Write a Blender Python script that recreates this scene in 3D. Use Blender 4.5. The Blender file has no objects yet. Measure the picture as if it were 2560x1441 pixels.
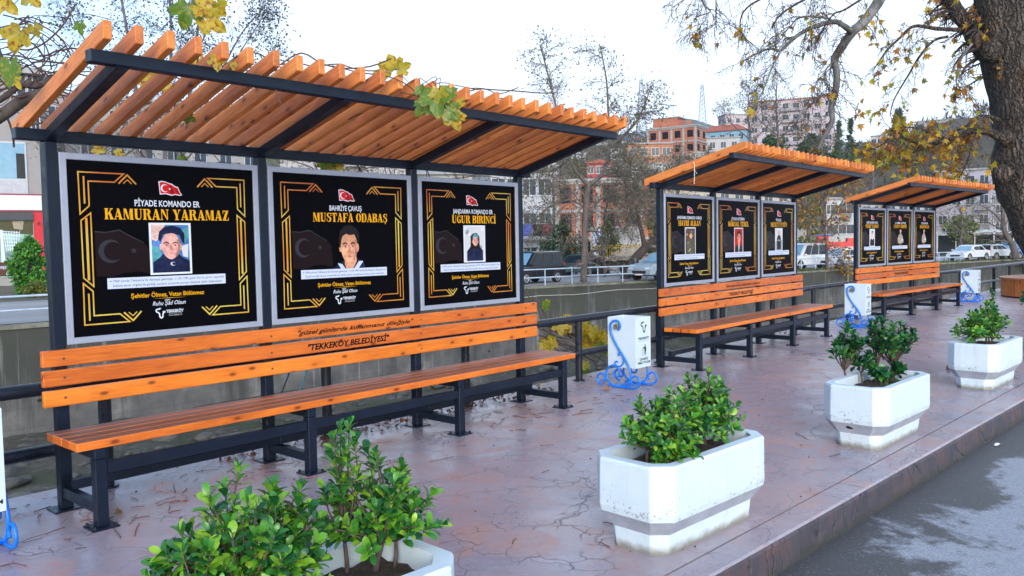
import bpy, math, random
from mathutils import Vector, Matrix, noise as mnoise

# ------------------------------------------------------------------ camera, sky, sun, exposure
SC = bpy.context.scene
COL = SC.collection
CAM = Vector((-1.6369, -4.7127, 1.3791))
YAW, PIT, ROL = math.radians(48.3271), math.radians(-3.0268), math.radians(-1.0314)
FPX = 2045.7
_f = Vector((math.sin(YAW)*math.cos(PIT), math.cos(YAW)*math.cos(PIT), math.sin(PIT)))
_r0 = Vector((math.cos(YAW), -math.sin(YAW), 0)); _u0 = _r0.cross(_f)
_r = math.cos(ROL)*_r0 + math.sin(ROL)*_u0
_u = -math.sin(ROL)*_r0 + math.cos(ROL)*_u0
cd = bpy.data.cameras.new('camera'); cam = bpy.data.objects.new('camera', cd); COL.objects.link(cam)
cam.matrix_world = Matrix(((_r.x, _u.x, -_f.x, CAM.x), (_r.y, _u.y, -_f.y, CAM.y), (_r.z, _u.z, -_f.z, CAM.z), (0, 0, 0, 1)))
cd.sensor_width = 36.0; cd.lens = FPX/2560*36.0; cd.clip_start = 0.05; cd.clip_end = 6000
SC.camera = cam

SUN_EL, SUN_AZ = math.radians(20.0), math.radians(222.0)      # azimuth from +Y towards +X
w = bpy.data.worlds.new('World'); SC.world = w; w.use_nodes = True
nt = w.node_tree
sky = nt.nodes.new('ShaderNodeTexSky'); sky.sky_type = 'NISHITA'; sky.sun_disc = False
sky.sun_elevation = SUN_EL; sky.sun_rotation = SUN_AZ
sky.altitude = 0; sky.air_density = 1.0; sky.dust_density = 1.6; sky.ozone_density = 2.5
# a bright bank of thin cloud covers the eastern half of the sky
tc = nt.nodes.new('ShaderNodeTexCoord'); vd = nt.nodes.new('ShaderNodeVectorMath'); vd.operation = 'DOT_PRODUCT'
nt.links.new(tc.outputs['Generated'], vd.inputs[0]); _a = math.radians(84); vd.inputs[1].default_value = (math.sin(_a)*.97, math.cos(_a)*.97, .24)
cn = nt.nodes.new('ShaderNodeTexNoise'); cn.inputs['Scale'].default_value = 2.2; cn.inputs['Detail'].default_value = 7; cn.inputs['Roughness'].default_value = .55
nt.links.new(tc.outputs['Generated'], cn.inputs['Vector'])
ma = nt.nodes.new('ShaderNodeMath'); ma.operation = 'MULTIPLY_ADD'; ma.inputs[1].default_value = .5; nt.links.new(cn.outputs[0], ma.inputs[0]); nt.links.new(vd.outputs['Value'], ma.inputs[2])
mr = nt.nodes.new('ShaderNodeMapRange'); mr.interpolation_type = 'SMOOTHSTEP'; mr.inputs[1].default_value = .62; mr.inputs[2].default_value = 1.02; nt.links.new(ma.outputs[0], mr.inputs[0])
mx = nt.nodes.new('ShaderNodeMix'); mx.data_type = 'RGBA'; nt.links.new(mr.outputs[0], mx.inputs[0]); nt.links.new(sky.outputs[0], mx.inputs[6]); mx.inputs[7].default_value = (3.2, 3.75, 4.5, 1)
nt.links.new(mx.outputs[2], nt.nodes['Background'].inputs[0])
nt.nodes['Background'].inputs[1].default_value = 0.15
sl = bpy.data.lights.new('sun', 'SUN'); sl.energy = 0.5; sl.angle = math.radians(30); sl.color = (1.0, 0.98, 0.95)
sun = bpy.data.objects.new('sun', sl); COL.objects.link(sun)
_sd = Vector((math.sin(SUN_AZ)*math.cos(SUN_EL), math.cos(SUN_AZ)*math.cos(SUN_EL), math.sin(SUN_EL)))
sun.rotation_euler = (-_sd).to_track_quat('-Z', 'Y').to_euler()
sun.location = (0, 0, 30)
SC.view_settings.view_transform = 'Standard'; SC.view_settings.look = 'None'
SC.view_settings.exposure = 1.32; SC.view_settings.gamma = 1.0; SC.view_settings.use_curve_mapping = False
SC.cycles.max_bounces = 6; SC.cycles.transparent_max_bounces = 8
SC.cycles.use_denoising = True

# ------------------------------------------------------------------ helpers
def at(px, py, depth):
    "world point seen along the given direction at a real distance in metres"
    return CAM + (_f + _r*((px-1280)/FPX) - _u*((py-720.5)/FPX))*depth
def gnd(px, py, z=0.0):
    d = _f + _r*((px-1280)/FPX) - _u*((py-720.5)/FPX)
    return CAM + d*((z-CAM.z)/d.z)

class MB:
    "collects shapes into one mesh"
    def __init__(s): s.v = []; s.f = []; s.m = []; s.mi = 0
    def add(s, vs, fs):
        o = len(s.v); s.v.extend([tuple(p) for p in vs]); s.f.extend([tuple(i+o for i in f) for f in fs]); s.m.extend([s.mi]*len(fs)); return s
    def box(s, x0, x1, y0, y1, z0, z1):
        return s.add([(x0,y0,z0),(x1,y0,z0),(x1,y1,z0),(x0,y1,z0),(x0,y0,z1),(x1,y0,z1),(x1,y1,z1),(x0,y1,z1)],
              [(3,2,1,0),(4,5,6,7),(0,1,5,4),(1,2,6,5),(2,3,7,6),(3,0,4,7)])
    def beam(s, a, b, wd, h, up=(0,0,1)):
        a = Vector(a); b = Vector(b); d = (b-a).normalized(); sd = d.cross(Vector(up)).normalized(); u = sd.cross(d).normalized()
        vs = []
        for p in (a, b):
            for q, t in ((-1,-1),(1,-1),(1,1),(-1,1)): vs.append(p + sd*(q*wd/2) + u*(t*h/2))
        return s.add(vs, [(3,2,1,0),(4,5,6,7),(0,1,5,4),(1,2,6,5),(2,3,7,6),(3,0,4,7)])
    def tube(s, pts, r, n=8, cap=True, closed=False):
        pts = [Vector(p) for p in pts]; k = len(pts)
        if k < 2: return s
        rs = r if isinstance(r, (list, tuple)) else [r]*k
        vs = []; prev = None
        for i, p in enumerate(pts):
            t = (pts[min(i+1, k-1)] - pts[max(i-1, 0)])
            if t.length < 1e-9: t = Vector((0,0,1))
            t.normalize()
            if prev is None:
                a = Vector((0,0,1)) if abs(t.z) < .9 else Vector((1,0,0))
                prev = t.cross(a).normalized()
            prev = (prev - t*prev.dot(t))
            if prev.length < 1e-6: prev = t.orthogonal()
            prev.normalize(); q = t.cross(prev)
            for j in range(n):
                an = 2*math.pi*j/n
                vs.append(p + (prev*math.cos(an) + q*math.sin(an))*rs[i])
        fs = []
        for i in range(k-1):
            for j in range(n):
                fs.append((i*n+j, i*n+(j+1) % n, (i+1)*n+(j+1) % n, (i+1)*n+j))
        if cap and n > 2:
            fs.append(tuple(range(n-1, -1, -1))); fs.append(tuple(range((k-1)*n, k*n)))
        return s.add(vs, fs)
    def poly(s, pts): return s.add(pts, [tuple(range(len(pts)))])
    def loft(s, rings, cap=True):
        n = len(rings[0]); vs = [p for r in rings for p in r]; fs = []
        for i in range(len(rings)-1):
            for j in range(n): fs.append((i*n+j, i*n+(j+1) % n, (i+1)*n+(j+1) % n, (i+1)*n+j))
        if cap: fs.append(tuple(range(n-1, -1, -1))); fs.append(tuple(range((len(rings)-1)*n, len(rings)*n)))
        return s.add(vs, fs)
    def cyl(s, c, axis, r, h, n=20):
        c = Vector(c); a = Vector(axis).normalized()
        return s.tube([c - a*h/2, c + a*h/2], r, n)
    def build(s, name, mats, parent=None, smooth=False, bevel=0, loc=None, seg=1):
        me = bpy.data.meshes.new(name); me.from_pydata(s.v, [], s.f); me.update()
        mats = mats if isinstance(mats, (list, tuple)) else [mats]
        for m in mats: me.materials.append(m)
        if len(mats) > 1: me.polygons.foreach_set('material_index', [min(i, len(mats)-1) for i in s.m])
        if smooth: me.polygons.foreach_set('use_smooth', [True]*len(me.polygons))
        o = bpy.data.objects.new(name, me); COL.objects.link(o)
        if parent is not None: o.parent = parent
        if loc is not None: o.location = loc
        if bevel:
            b = o.modifiers.new('bevel', 'BEVEL'); b.width = bevel; b.segments = seg; b.limit_method = 'ANGLE'; b.angle_limit = math.radians(40)
        return o

def thing(name, label, cat, loc=(0,0,0), rz=0.0, group=None):
    o = bpy.data.objects.new(name, None); COL.objects.link(o); o.empty_display_size = .1
    o.location = loc; o.rotation_euler = (0, 0, rz); o['label'] = label; o['category'] = cat
    if group: o['group'] = group
    return o
def tag(o, label, cat, group=None):
    o['label'] = label; o['category'] = cat
    if group: o['group'] = group
    return o
def struct(o): o['kind'] = 'structure'; return o
def stuff(o, label=None, cat=None):
    o['kind'] = 'stuff'
    if label: o['label'] = label; o['category'] = cat
    return o
def dup(root, loc, rz=0.0, label=None, scale=None):
    r = root.copy(); COL.objects.link(r); r.location = loc; r.rotation_euler = (0, 0, rz)
    if label: r['label'] = label
    if scale: r.scale = (scale,)*3
    for ch in list(root.children):
        c = ch.copy(); COL.objects.link(c); c.parent = r
        for g in ch.children:
            d = g.copy(); COL.objects.link(d); d.parent = c
    return r

# ------------------------------------------------------------------ material helpers
class NT:
    def __init__(s, name):
        s.m = bpy.data.materials.new(name); s.m.use_nodes = True; s.t = s.m.node_tree; s.b = s.t.nodes['Principled BSDF']
    def n(s, typ, ins=None, **props):
        nd = s.t.nodes.new('ShaderNode'+typ)
        for k, v in props.items(): setattr(nd, k, v)
        for k, v in (ins or {}).items(): s.set(nd.inputs[k], v)
        return nd
    def set(s, inp, v):
        if isinstance(v, bpy.types.NodeSocket): s.t.links.new(v, inp)
        else:
            if isinstance(v, (tuple, list)) and len(v) == 3 and inp.type == 'RGBA': v = (*v, 1)
            inp.default_value = v
    def P(s, **kw):
        for k, v in kw.items(): s.set(s.b.inputs[k.replace('_', ' ')], v)
    def obj(s): return s.n('TexCoord').outputs['Object']
    def pos(s): return s.n('NewGeometry').outputs['Position']
    def map(s, vec, scale=(1,1,1), loc=(0,0,0), rot=(0,0,0)):
        return s.n('Mapping', {'Vector': vec, 'Scale': scale, 'Location': loc, 'Rotation': rot}).outputs[0]
    def noise(s, vec, scale, detail=4, rough=.55, dist=0.0, out=0):
        return s.n('TexNoise', {'Vector': vec, 'Scale': scale, 'Detail': detail, 'Roughness': rough, 'Distortion': dist}).outputs[out]
    def voro(s, vec, scale, feature='F1', out='Distance', rnd=1.0, dims='3D'):
        nd = s.n('TexVoronoi', feature=feature, voronoi_dimensions=dims); s.set(nd.inputs['Vector'], vec); s.set(nd.inputs['Scale'], scale); s.set(nd.inputs['Randomness'], rnd)
        return nd.outputs[out]
    def ramp(s, fac, stops, interp='LINEAR'):
        nd = s.n('ValToRGB'); s.set(nd.inputs[0], fac); cr = nd.color_ramp; cr.interpolation = interp
        while len(cr.elements) < len(stops): cr.elements.new(.5)
        for e, (p, c) in zip(cr.elements, stops):
            e.position = p; e.color = (*c, 1) if isinstance(c, (tuple, list)) else (c, c, c, 1)
        return nd.outputs[0]
    def mix(s, fac, a, b, mode='MIX'):
        nd = s.n('Mix', data_type='RGBA', blend_type=mode); s.set(nd.inputs[0], fac); s.set(nd.inputs[6], a); s.set(nd.inputs[7], b); return nd.outputs[2]
    def math(s, op, a, b=0.0, c=0.0):
        nd = s.n('Math', operation=op); s.set(nd.inputs[0], a); s.set(nd.inputs[1], b); s.set(nd.inputs[2], c); return nd.outputs[0]
    def sep(s, vec): return s.n('SeparateXYZ', {0: vec}).outputs
    def bump(s, h, strength=.3, dist=.01):
        s.set(s.b.inputs['Normal'], s.n('Bump', {'Height': h, 'Strength': strength, 'Distance': dist}).outputs[0])

_mc = {}
def mat(name, col, rough=.5, metal=0.0, var=.12, scale=6.0, bump=0.0, bscale=40.0, spec=.5, coat=0.0):
    if name in _mc: return _mc[name]
    t = NT(name); v = t.obj()
    f = t.noise(v, scale, 5, .6)
    lo = tuple(c*(1-var) for c in col); hi = tuple(min(1, c*(1+var)) for c in col)
    t.P(Base_Color=t.ramp(f, [(.3, lo), (.7, hi)]), Roughness=t.ramp(t.noise(v, scale*2.3, 3), [(.3, max(.02, rough-.08)), (.7, min(1, rough+.1))]), Metallic=metal)
    t.set(t.b.inputs['Specular IOR Level'], spec)
    if coat: t.set(t.b.inputs['Coat Weight'], coat); t.set(t.b.inputs['Coat Roughness'], .08)
    if bump: t.bump(t.noise(v, bscale, 4, .6), bump, .01)
    _mc[name] = t.m; return t.m
def photo_ink(name, col):
    "mottled photographic print"
    t = NT(name); n = t.noise(t.obj(), 42, 4, .6); m = t.noise(t.obj(), 14, 2, .5)
    c = t.ramp(n, [(.25, tuple(x*.55 for x in col)), (.5, col), (.75, tuple(min(1, x*1.35+.01) for x in col))])
    c = t.mix(t.ramp(m, [(.38, .55), (.62, 0.0)]), c, tuple(x*.45 for x in col))
    t.P(Base_Color=c, Roughness=.35); t.set(t.b.inputs['Specular IOR Level'], .1); return t.m
def flat(name, col, rough=.3):
    "printed ink"
    if name in _mc: return _mc[name]
    t = NT(name); t.P(Base_Color=col, Roughness=rough); t.set(t.b.inputs['Specular IOR Level'], .12); _mc[name] = t.m; return t.m

def wood_mat(name, base, dark, axis, rough=.45, worn=None, coat=.0, tilt=0.0):
    "varnished pine with grain running along axis; every board gets its own grain and tone"
    t = NT(name); v = t.obj()
    if tilt:
        q = t.sep(v); v = t.n('CombineXYZ', {0: q[0], 1: q[1], 2: t.math('ADD', q[2], t.math('MULTIPLY', q[1], tilt))}).outputs[0]
    rnd = t.n('ObjectInfo').outputs['Random']
    off = t.n('CombineXYZ', {0: t.math('MULTIPLY', rnd, 31.0), 1: t.math('MULTIPLY', rnd, 17.0), 2: t.math('MULTIPLY', rnd, 7.0)}).outputs[0]
    v = t.n('VectorMath', {0: v, 1: off}, operation='ADD').outputs[0]
    sc = [1.0, 1.0, 1.0]; sc[axis] = .06
    g = t.map(v, tuple(c*30 for c in sc))
    grain = t.noise(g, 3.0, 6, .65, .6)
    sc2 = [1.0, 1.0, 1.0]; sc2[axis] = .25
    q3 = t.sep(v); o1, o2 = [k for k in (0, 1, 2) if k != axis]
    kv = t.n('CombineXYZ', {0: t.math('MULTIPLY', q3[axis], 4.2), 1: t.math('MULTIPLY', t.math('ADD', q3[o1], q3[o2]), 9.5), 2: 0.0}).outputs[0]
    kn = t.voro(kv, 1.0, dims='2D')
    knot = t.math('MULTIPLY', t.ramp(kn, [(.05, 1.0), (.13, 0.0)]), t.ramp(t.sep(t.voro(kv, 1.0, out='Color', dims='2D'))[0], [(.40, 0.0), (.46, 1.0)]))
    halo = t.ramp(kn, [(.08, .6), (.34, 0.0)])
    blot = t.noise(t.map(v, tuple(c*4 for c in sc2)), 1.6, 4, .6)
    stain = t.noise(t.map(v, tuple(c*9 for c in sc2), loc=(3, 1, 2)), 1.0, 5, .7)
    c = t.mix(t.ramp(grain, [(.35, 0.0), (.68, 1.0)]), base, dark)
    c = t.mix(t.math('MULTIPLY', t.ramp(blot, [(.42, 0.0), (.7, 1.0)]), .45), c, tuple(min(1, x*1.35+.02) for x in base))
    c = t.mix(t.math('MULTIPLY', halo, .6), c, dark)
    c = t.mix(t.math('MULTIPLY', knot, .85), c, tuple(x*.22 for x in dark))
    c = t.mix(t.math('MULTIPLY', t.ramp(stain, [(.55, 0.0), (.74, 1.0)]), .5), c, tuple(x*.6 for x in dark))
    if worn is not None:
        wn = t.noise(t.map(v, tuple(c_*18 for c_ in sc)), 1.3, 5, .6)
        c = t.mix(t.math('MULTIPLY', t.ramp(wn, [(.2, .55), (.55, 1.0)]), t.ramp(t.sep(t.n('NewGeometry').outputs['Normal'])[2], [(.45, 0.0), (.8, 1.0)])), c, worn)
    hsv = t.n('HueSaturation', {'Color': c, 'Value': t.n('MapRange', {0: rnd, 3: .76, 4: 1.14}).outputs[0], 'Hue': t.n('MapRange', {0: rnd, 3: .494, 4: .504}).outputs[0]}).outputs[0]
    t.P(Base_Color=hsv, Roughness=t.ramp(grain, [(.3, rough-.07), (.7, rough+.12)]))
    if coat: t.set(t.b.inputs['Coat Weight'], coat); t.set(t.b.inputs['Coat Roughness'], .25)
    t.bump(grain, .25, .004)
    return t.m

def leaf_mat(name, stops, rough=.4, trans=.25, spots=None, spec=.5):
    t = NT(name)
    r = t.n('NewGeometry').outputs['Random Per Island']
    c = t.ramp(r, stops)
    if spots is not None:
        s = t.noise(t.obj(), 55, 3, .6)
        c = t.mix(t.ramp(s, [(.5, 0.0), (.62, .9)]), c, spots)
        s2 = t.noise(t.obj(), 14, 2, .5)
        c = t.mix(t.ramp(s2, [(.42, 0.0), (.66, .8)]), c, tuple(stops[0][1]))
    t.P(Base_Color=c, Roughness=rough); t.set(t.b.inputs['Specular IOR Level'], spec)
    if trans:
        tr = t.n('BsdfTranslucent', {'Color': c}); mx = t.n('MixShader', {0: trans})
        out = t.t.nodes['Material Output']
        t.t.links.new(t.b.outputs[0], mx.inputs[1]); t.t.links.new(tr.outputs[0], mx.inputs[2]); t.t.links.new(mx.outputs[0], out.inputs[0])
    return t.m

STEEL = mat('dark blue grey painted steel', (.0055, .011, .025), .36, 0, .2, 9, .05, 60, .3)
ALU = mat('brushed aluminium frame', (.34, .38, .48), .42, .3, .06, 14)
WOOD_SEAT = wood_mat('worn orange seat timber', (.72, .19, .012), (.50, .10, .007), 0, .42, worn=(.17, .092, .072))
WOOD_BACK = wood_mat('varnished orange pine', (.70, .19, .012), (.50, .10, .006), 0, .38, coat=.1)
WOOD_ROOF = wood_mat('varnished roof larch', (.74, .255, .052), (.48, .12, .02), 1, .45, tilt=.2609)
RUST = mat('rusty iron', (.16, .06, .03), .8, 0, .4, 20)
# ------------------------------------------------------------------ lettering
_tc = {}
def text_geo(body, bold=0.0, shear=0.0, space=1.0):
    k = (body, bold, shear, space)
    if k in _tc: return _tc[k]
    cu = bpy.data.curves.new('lettering', 'FONT'); cu.body = body; cu.size = 1; cu.offset = bold; cu.shear = shear; cu.space_character = space
    cu.resolution_u = 2; cu.align_x = 'LEFT'; cu.fill_mode = 'FRONT'
    o = bpy.data.objects.new('lettering', cu); COL.objects.link(o)
    dg = bpy.context.evaluated_depsgraph_get(); dg.update()
    me = bpy.data.meshes.new_from_object(o.evaluated_get(dg))
    vs = [(v.co.x, v.co.y) for v in me.vertices]; fs = [tuple(p.vertices) for p in me.polygons]
    bpy.data.objects.remove(o); bpy.data.curves.remove(cu); bpy.data.meshes.remove(me)
    xs = [v[0] for v in vs]; ys = [v[1] for v in vs]
    x0, x1, y0, y1 = min(xs), max(xs), min(ys), max(ys)
    _tc[k] = ([((x-x0)/(x1-x0), y) for x, y in vs], fs, (x1-x0), y0, y1); return _tc[k]

def put_text(mb, body, x0, x1, zbase, zcap, y, bold=0.0, shear=0.0, cap=.73, space=1.0, maxw=None, frame=None):
    "text in the XZ plane facing -Y, baseline zbase, capital height zcap-zbase, stretched to x0..x1 (x1 None: natural width, x0 centre)"
    vs, fs, wd, _, _ = text_geo(body, bold, shear, space)
    h = (zcap-zbase)/cap
    if x1 is None:
        ww = wd*h
        if maxw and ww > maxw: ww = maxw
        x0, x1 = x0-ww/2, x0+ww/2
    pts = [(x0+u*(x1-x0), y, zbase+v*h) for u, v in vs]
    if frame: pts = [frame(p) for p in pts]
    mb.add(pts, fs)

# fat stencil-like slab letters of the names: pieces are rectangles R and polygons, unit height
def _R(a, b, c, d): return [(a, b), (c, b), (c, d), (a, d)]
def _ell(cx, cy, rx, ry, a0, a1, n=9): return [(cx+rx*math.cos(math.radians(a0+(a1-a0)*i/n)), cy+ry*math.sin(math.radians(a0+(a1-a0)*i/n))) for i in range(n+1)]
def _crescent(cx, cy, rx, ry, ix, iy, a0, a1, shift=0.0):
    return _ell(cx, cy, rx, ry, a0, a1) + _ell(cx+shift, cy, ix, iy, a1, a0)
_stem = [_R(.08, 0, .36, 1), _R(0, 0, .44, .07), _R(0, .93, .44, 1)]
_bowl_top = [(.36, 1), (.68, 1), (.85, .92), (.9, .76), (.84, .6), (.68, .52), (.36, .52), (.36, .58), (.5, .58), (.58, .64), (.58, .88), (.5, .94), (.36, .94)]
_bowl_bot = [(.36, .52), (.72, .52), (.9, .43), (.95, .26), (.9, .09), (.72, 0), (.36, 0), (.36, .06), (.54, .06), (.62, .12), (.62, .4), (.54, .46), (.36, .46)]
GL = {
 'A': (1.0, [[(.06, 0), (.17, 0), (.5, .92), (.44, 1)], [(.36, 1), (.6, 1), (.94, 0), (.62, 0)], _R(.2, .24, .6, .33), _R(0, 0, .28, .07), _R(.54, 0, 1.0, .07)]),
 'B': (.98, _stem + [_bowl_top, _bowl_bot]),
 'C': (.9, [_crescent(.48, .5, .46, .5, .17, .42, 60, 300), _R(.74, .66, .84, 1), _R(.6, .9, .76, .97), _R(.6, .03, .84, .16)]),
 'D': (1.0, _stem + [[(.36, 1), (.66, 1), (.88, .85), (.97, .5), (.88, .15), (.66, 0), (.36, 0), (.36, .07), (.55, .07), (.66, .2), (.68, .5), (.66, .8), (.55, .93), (.36, .93)]]),
 'E': (.88, _stem + [_R(.36, .91, .84, 1), _R(.75, .7, .84, .92), _R(.36, 0, .86, .09), _R(.77, .08, .86, .32), _R(.36, .46, .62, .55)]),
 'F': (.86, _stem + [_R(.36, .91, .84, 1), _R(.75, .68, .84, .92), _R(.36, .44, .64, .53)]),
 'G': (.98, [_crescent(.48, .5, .46, .5, .17, .42, 55, 300), _R(.74, .68, .84, 1), _R(.6, .9, .76, .97), _R(.62, .03, .9, .42), _R(.5, .4, .96, .47)]),
 'H': (1.08, _stem + [_R(.72, 0, 1.0, 1), _R(.64, 0, 1.08, .07), _R(.64, .93, 1.08, 1), _R(.36, .46, .72, .55)]),
 'I': (.46, _stem),
 'J': (.62, [_R(.24, .22, .52, 1), _R(.16, .93, .6, 1), [(.24, .22), (.52, .22), (.46, .06), (.3, 0), (.12, 0), (.02, .1), (.02, .26), (.12, .3), (.2, .2), (.16, .08), (.22, .07)]]),
 'K': (1.02, _stem + [[(.36, .4), (.36, .54), (.74, .96), (.86, .96)], [(.44, .56), (.64, .72), (1.0, .03), (.66, .03)], _R(.58, 0, 1.02, .07), _R(.6, .93, .96, 1)]),
 'L': (.86, _stem + [_R(.36, 0, .84, .09), _R(.75, .08, .84, .36)]),
 'M': (1.26, [_R(.1, 0, .18, .96), [(.06, 1), (.38, 1), (.66, .1), (.56, 0)], [(.6, .02), (.68, .12), (.9, 1), (.82, 1)], _R(.84, 0, 1.14, 1), _R(0, 0, .3, .07), _R(.76, 0, 1.24, .07)]),
 'N': (1.04, [_R(.1, 0, .19, .96), [(.04, 1), (.36, 1), (.9, 0), (.8, 0)], _R(.8, .06, .89, 1), _R(0, 0, .3, .07), _R(.68, .93, 1.02, 1)]),
 'O': (.98, [_crescent(.46, .5, .45, .5, .16, .42, 90, 270), _crescent(.51, .5, .45, .5, .16, .42, -90, 90)]),
 'R': (1.04, _stem + [_bowl_top, [(.48, .54), (.72, .54), (1.0, .03), (.68, .03)], _R(.62, 0, 1.04, .07)]),
 'S': (.86, [[(.68, .9), (.74, .98), (.5, 1), (.22, .98), (.07, .86), (.07, .66), (.2, .54), (.56, .38), (.58, .2), (.5, .08), (.6, .02), (.78, .1), (.84, .26), (.8, .44), (.64, .55), (.34, .68), (.32, .84), (.44, .92)], _R(.72, .66, .8, .99), _R(.06, .02, .14, .36), [(.14, .1), (.3, .0), (.6, .0), (.5, .08)]]),
 'T': (.96, [_R(.34, 0, .62, 1), _R(.03, .91, .93, 1), _R(.03, .66, .11, .92), _R(.85, .66, .93, .92), _R(.24, 0, .72, .07)]),
 'U': (1.0, [[(.08, 1), (.36, 1), (.36, .24), (.42, .13), (.54, .09), (.68, .13), (.76, .26), (.84, .26), (.78, .1), (.62, 0), (.34, 0), (.14, .08), (.08, .24)], _R(.76, .26, .84, 1), _R(0, .93, .44, 1), _R(.66, .93, .96, 1)]),
 'V': (1.0, [[(.04, 1), (.36, 1), (.6, .2), (.48, 0)], [(.5, .02), (.58, .1), (.9, 1), (.82, 1)]]),
 'Y': (1.0, [[(.04, 1), (.38, 1), (.62, .44), (.36, .44)], _R(.36, 0, .63, .46), [(.52, .42), (.62, .46), (.9, 1), (.8, 1)], _R(0, .93, .46, 1), _R(.68, .93, 1.0, 1), _R(.25, 0, .74, .07)]),
 'Z': (.9, [_R(.05, .91, .84, 1), [(.5, .93), (.84, .93), (.4, .07), (.05, .07)], _R(.05, 0, .86, .09), _R(.05, .68, .13, .93), _R(.78, .06, .86, .32)]),
}
_dots = [_R(.24, 1.09, .42, 1.27), _R(.58, 1.09, .76, 1.27)]
GL['Ö'] = (.98, GL['O'][1]+_dots); GL['Ü'] = (1.0, GL['U'][1]+_dots); GL['İ'] = (.46, _stem+[_R(.12, 1.09, .34, 1.29)])
GL['Ş'] = (.86, GL['S'][1]+[_R(.36, -.22, .52, -.02)]); GL['Ç'] = (.9, GL['C'][1]+[_R(.4, -.22, .56, -.02)])
GL['Ğ'] = (.98, GL['G'][1]+[[(.28, 1.26), (.36, 1.26), (.48, 1.16), (.6, 1.26), (.68, 1.26), (.6, 1.1), (.48, 1.06), (.36, 1.1)]])

def put_slab(mb, body, xc, zbase, h, y, width):
    tot = 0.0; lay = []
    for ch in body:
        if ch == ' ': tot += .45; continue
        wd, ps = GL[ch]; lay.append((tot, ps)); tot += wd+.05
    sx = width/tot
    for x, ps in lay:
        for i, p in enumerate(ps):
            mb.poly([(xc-width/2+(x+a)*sx, y-i*.00012, zbase+b*h) for a, b in p])
# ------------------------------------------------------------------ setting: pavement, kerb, road, canal, far bank, hills
RAIL = [(-12, .25), (12.5, .22), (16.8, -.06), (21, -.14), (24.7, -.25), (34, -.7), (60, -2.6)]
EDGE = [(-14, .46), (12.5, .43), (16.8, .15), (21, .07), (24.7, -.04), (34, -.5), (60, -2.4)]
KX = [-14, 0, 2, 4, 6, 10, 16, 24, 34, 60]
def kerb_y(x): return -3.152 - .0545*(x-2.0)
def joint_y(x): return -2.999 - .0445*(x-2.07)
def edge_y(x):
    for (a, b), (c, d) in zip(EDGE, EDGE[1:]):
        if x <= c: return b + (d-b)*(x-a)/(c-a)
    return EDGE[-1][1]

def pavement_mat():
    t = NT('stamped concrete pavement'); v = t.pos()
    wob = t.n('VectorMath', {0: t.noise(v, 2.6, 3, .55, out=1), 1: (.5, .5, .5)}, operation='SUBTRACT').outputs[0]
    wob2 = t.n('VectorMath', {0: t.noise(v, 14, 2, .5, out=1), 1: (.5, .5, .5)}, operation='SUBTRACT').outputs[0]
    p = t.n('VectorMath', {0: v, 1: t.n('VectorMath', {0: wob, 'Scale': .34}, operation='SCALE').outputs[0]}, operation='ADD').outputs[0]
    p = t.n('VectorMath', {0: p, 1: t.n('VectorMath', {0: wob2, 'Scale': .035}, operation='SCALE').outputs[0]}, operation='ADD').outputs[0]
    p = t.map(p, (1, 1, 0))
    big = t.voro(p, 1.9, 'DISTANCE_TO_EDGE', dims='2D'); small = t.voro(p, 7.0, 'DISTANCE_TO_EDGE', dims='2D')
    lb = t.ramp(big, [(.0, 1.0), (.010, .0)]); ls = t.ramp(small, [(.0, 1.0), (.04, .0)])
    # clusters of small pebbled cells follow the joints of the big ones
    near = t.ramp(big, [(.08, 1.0), (.17, .0)]); clump = t.ramp(t.noise(v, 1.1, 2), [(.40, .0), (.52, 1.0)])
    ls = t.math('MULTIPLY', t.math('MULTIPLY', ls, near), clump)
    lb = t.math('MULTIPLY', lb, t.ramp(t.noise(v, 1.7, 3), [(.38, .15), (.56, 1.0)]))
    line = t.math('MAXIMUM', lb, ls)
    n1 = t.noise(v, .9, 6, .62, .3); n2 = t.noise(v, 3.1, 6, .65, .8); n3 = t.noise(v, 26, 4, .6)
    c = t.ramp(n1, [(.3, (.205, .20, .26)), (.5, (.31, .262, .31)), (.66, (.37, .285, .305))])
    c = t.mix(t.ramp(n2, [(.50, .0), (.68, .85)]), c, (.44, .225, .18))
    c = t.mix(t.ramp(t.noise(v, 2.3, 5, .6, .5), [(.56, .0), (.72, .7)]), c, (.28, .30, .37))
    c = t.mix(t.ramp(n3, [(.4, .0), (.75, .35)]), c, (.44, .40, .42))
    dirt = t.ramp(t.noise(v, .7, 6, .7), [(.58, 0.0), (.78, .45)])
    c = t.mix(dirt, c, (.11, .095, .10))
    c = t.mix(t.math('MULTIPLY', line, .64), c, (.055, .045, .055))
    t.P(Base_Color=c, Roughness=t.math('ADD', t.ramp(n2, [(.35, .22), (.65, .44)]), t.math('MULTIPLY', line, .2)))
    t.set(t.b.inputs['Specular IOR Level'], .7)
    h = t.math('SUBTRACT', t.math('ADD', t.math('MULTIPLY', n2, .35), t.math('MULTIPLY', n3, .12)), t.math('MULTIPLY', line, 1.0))
    t.bump(h, .25, .008)
    return t.m
PAVE = pavement_mat()

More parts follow.
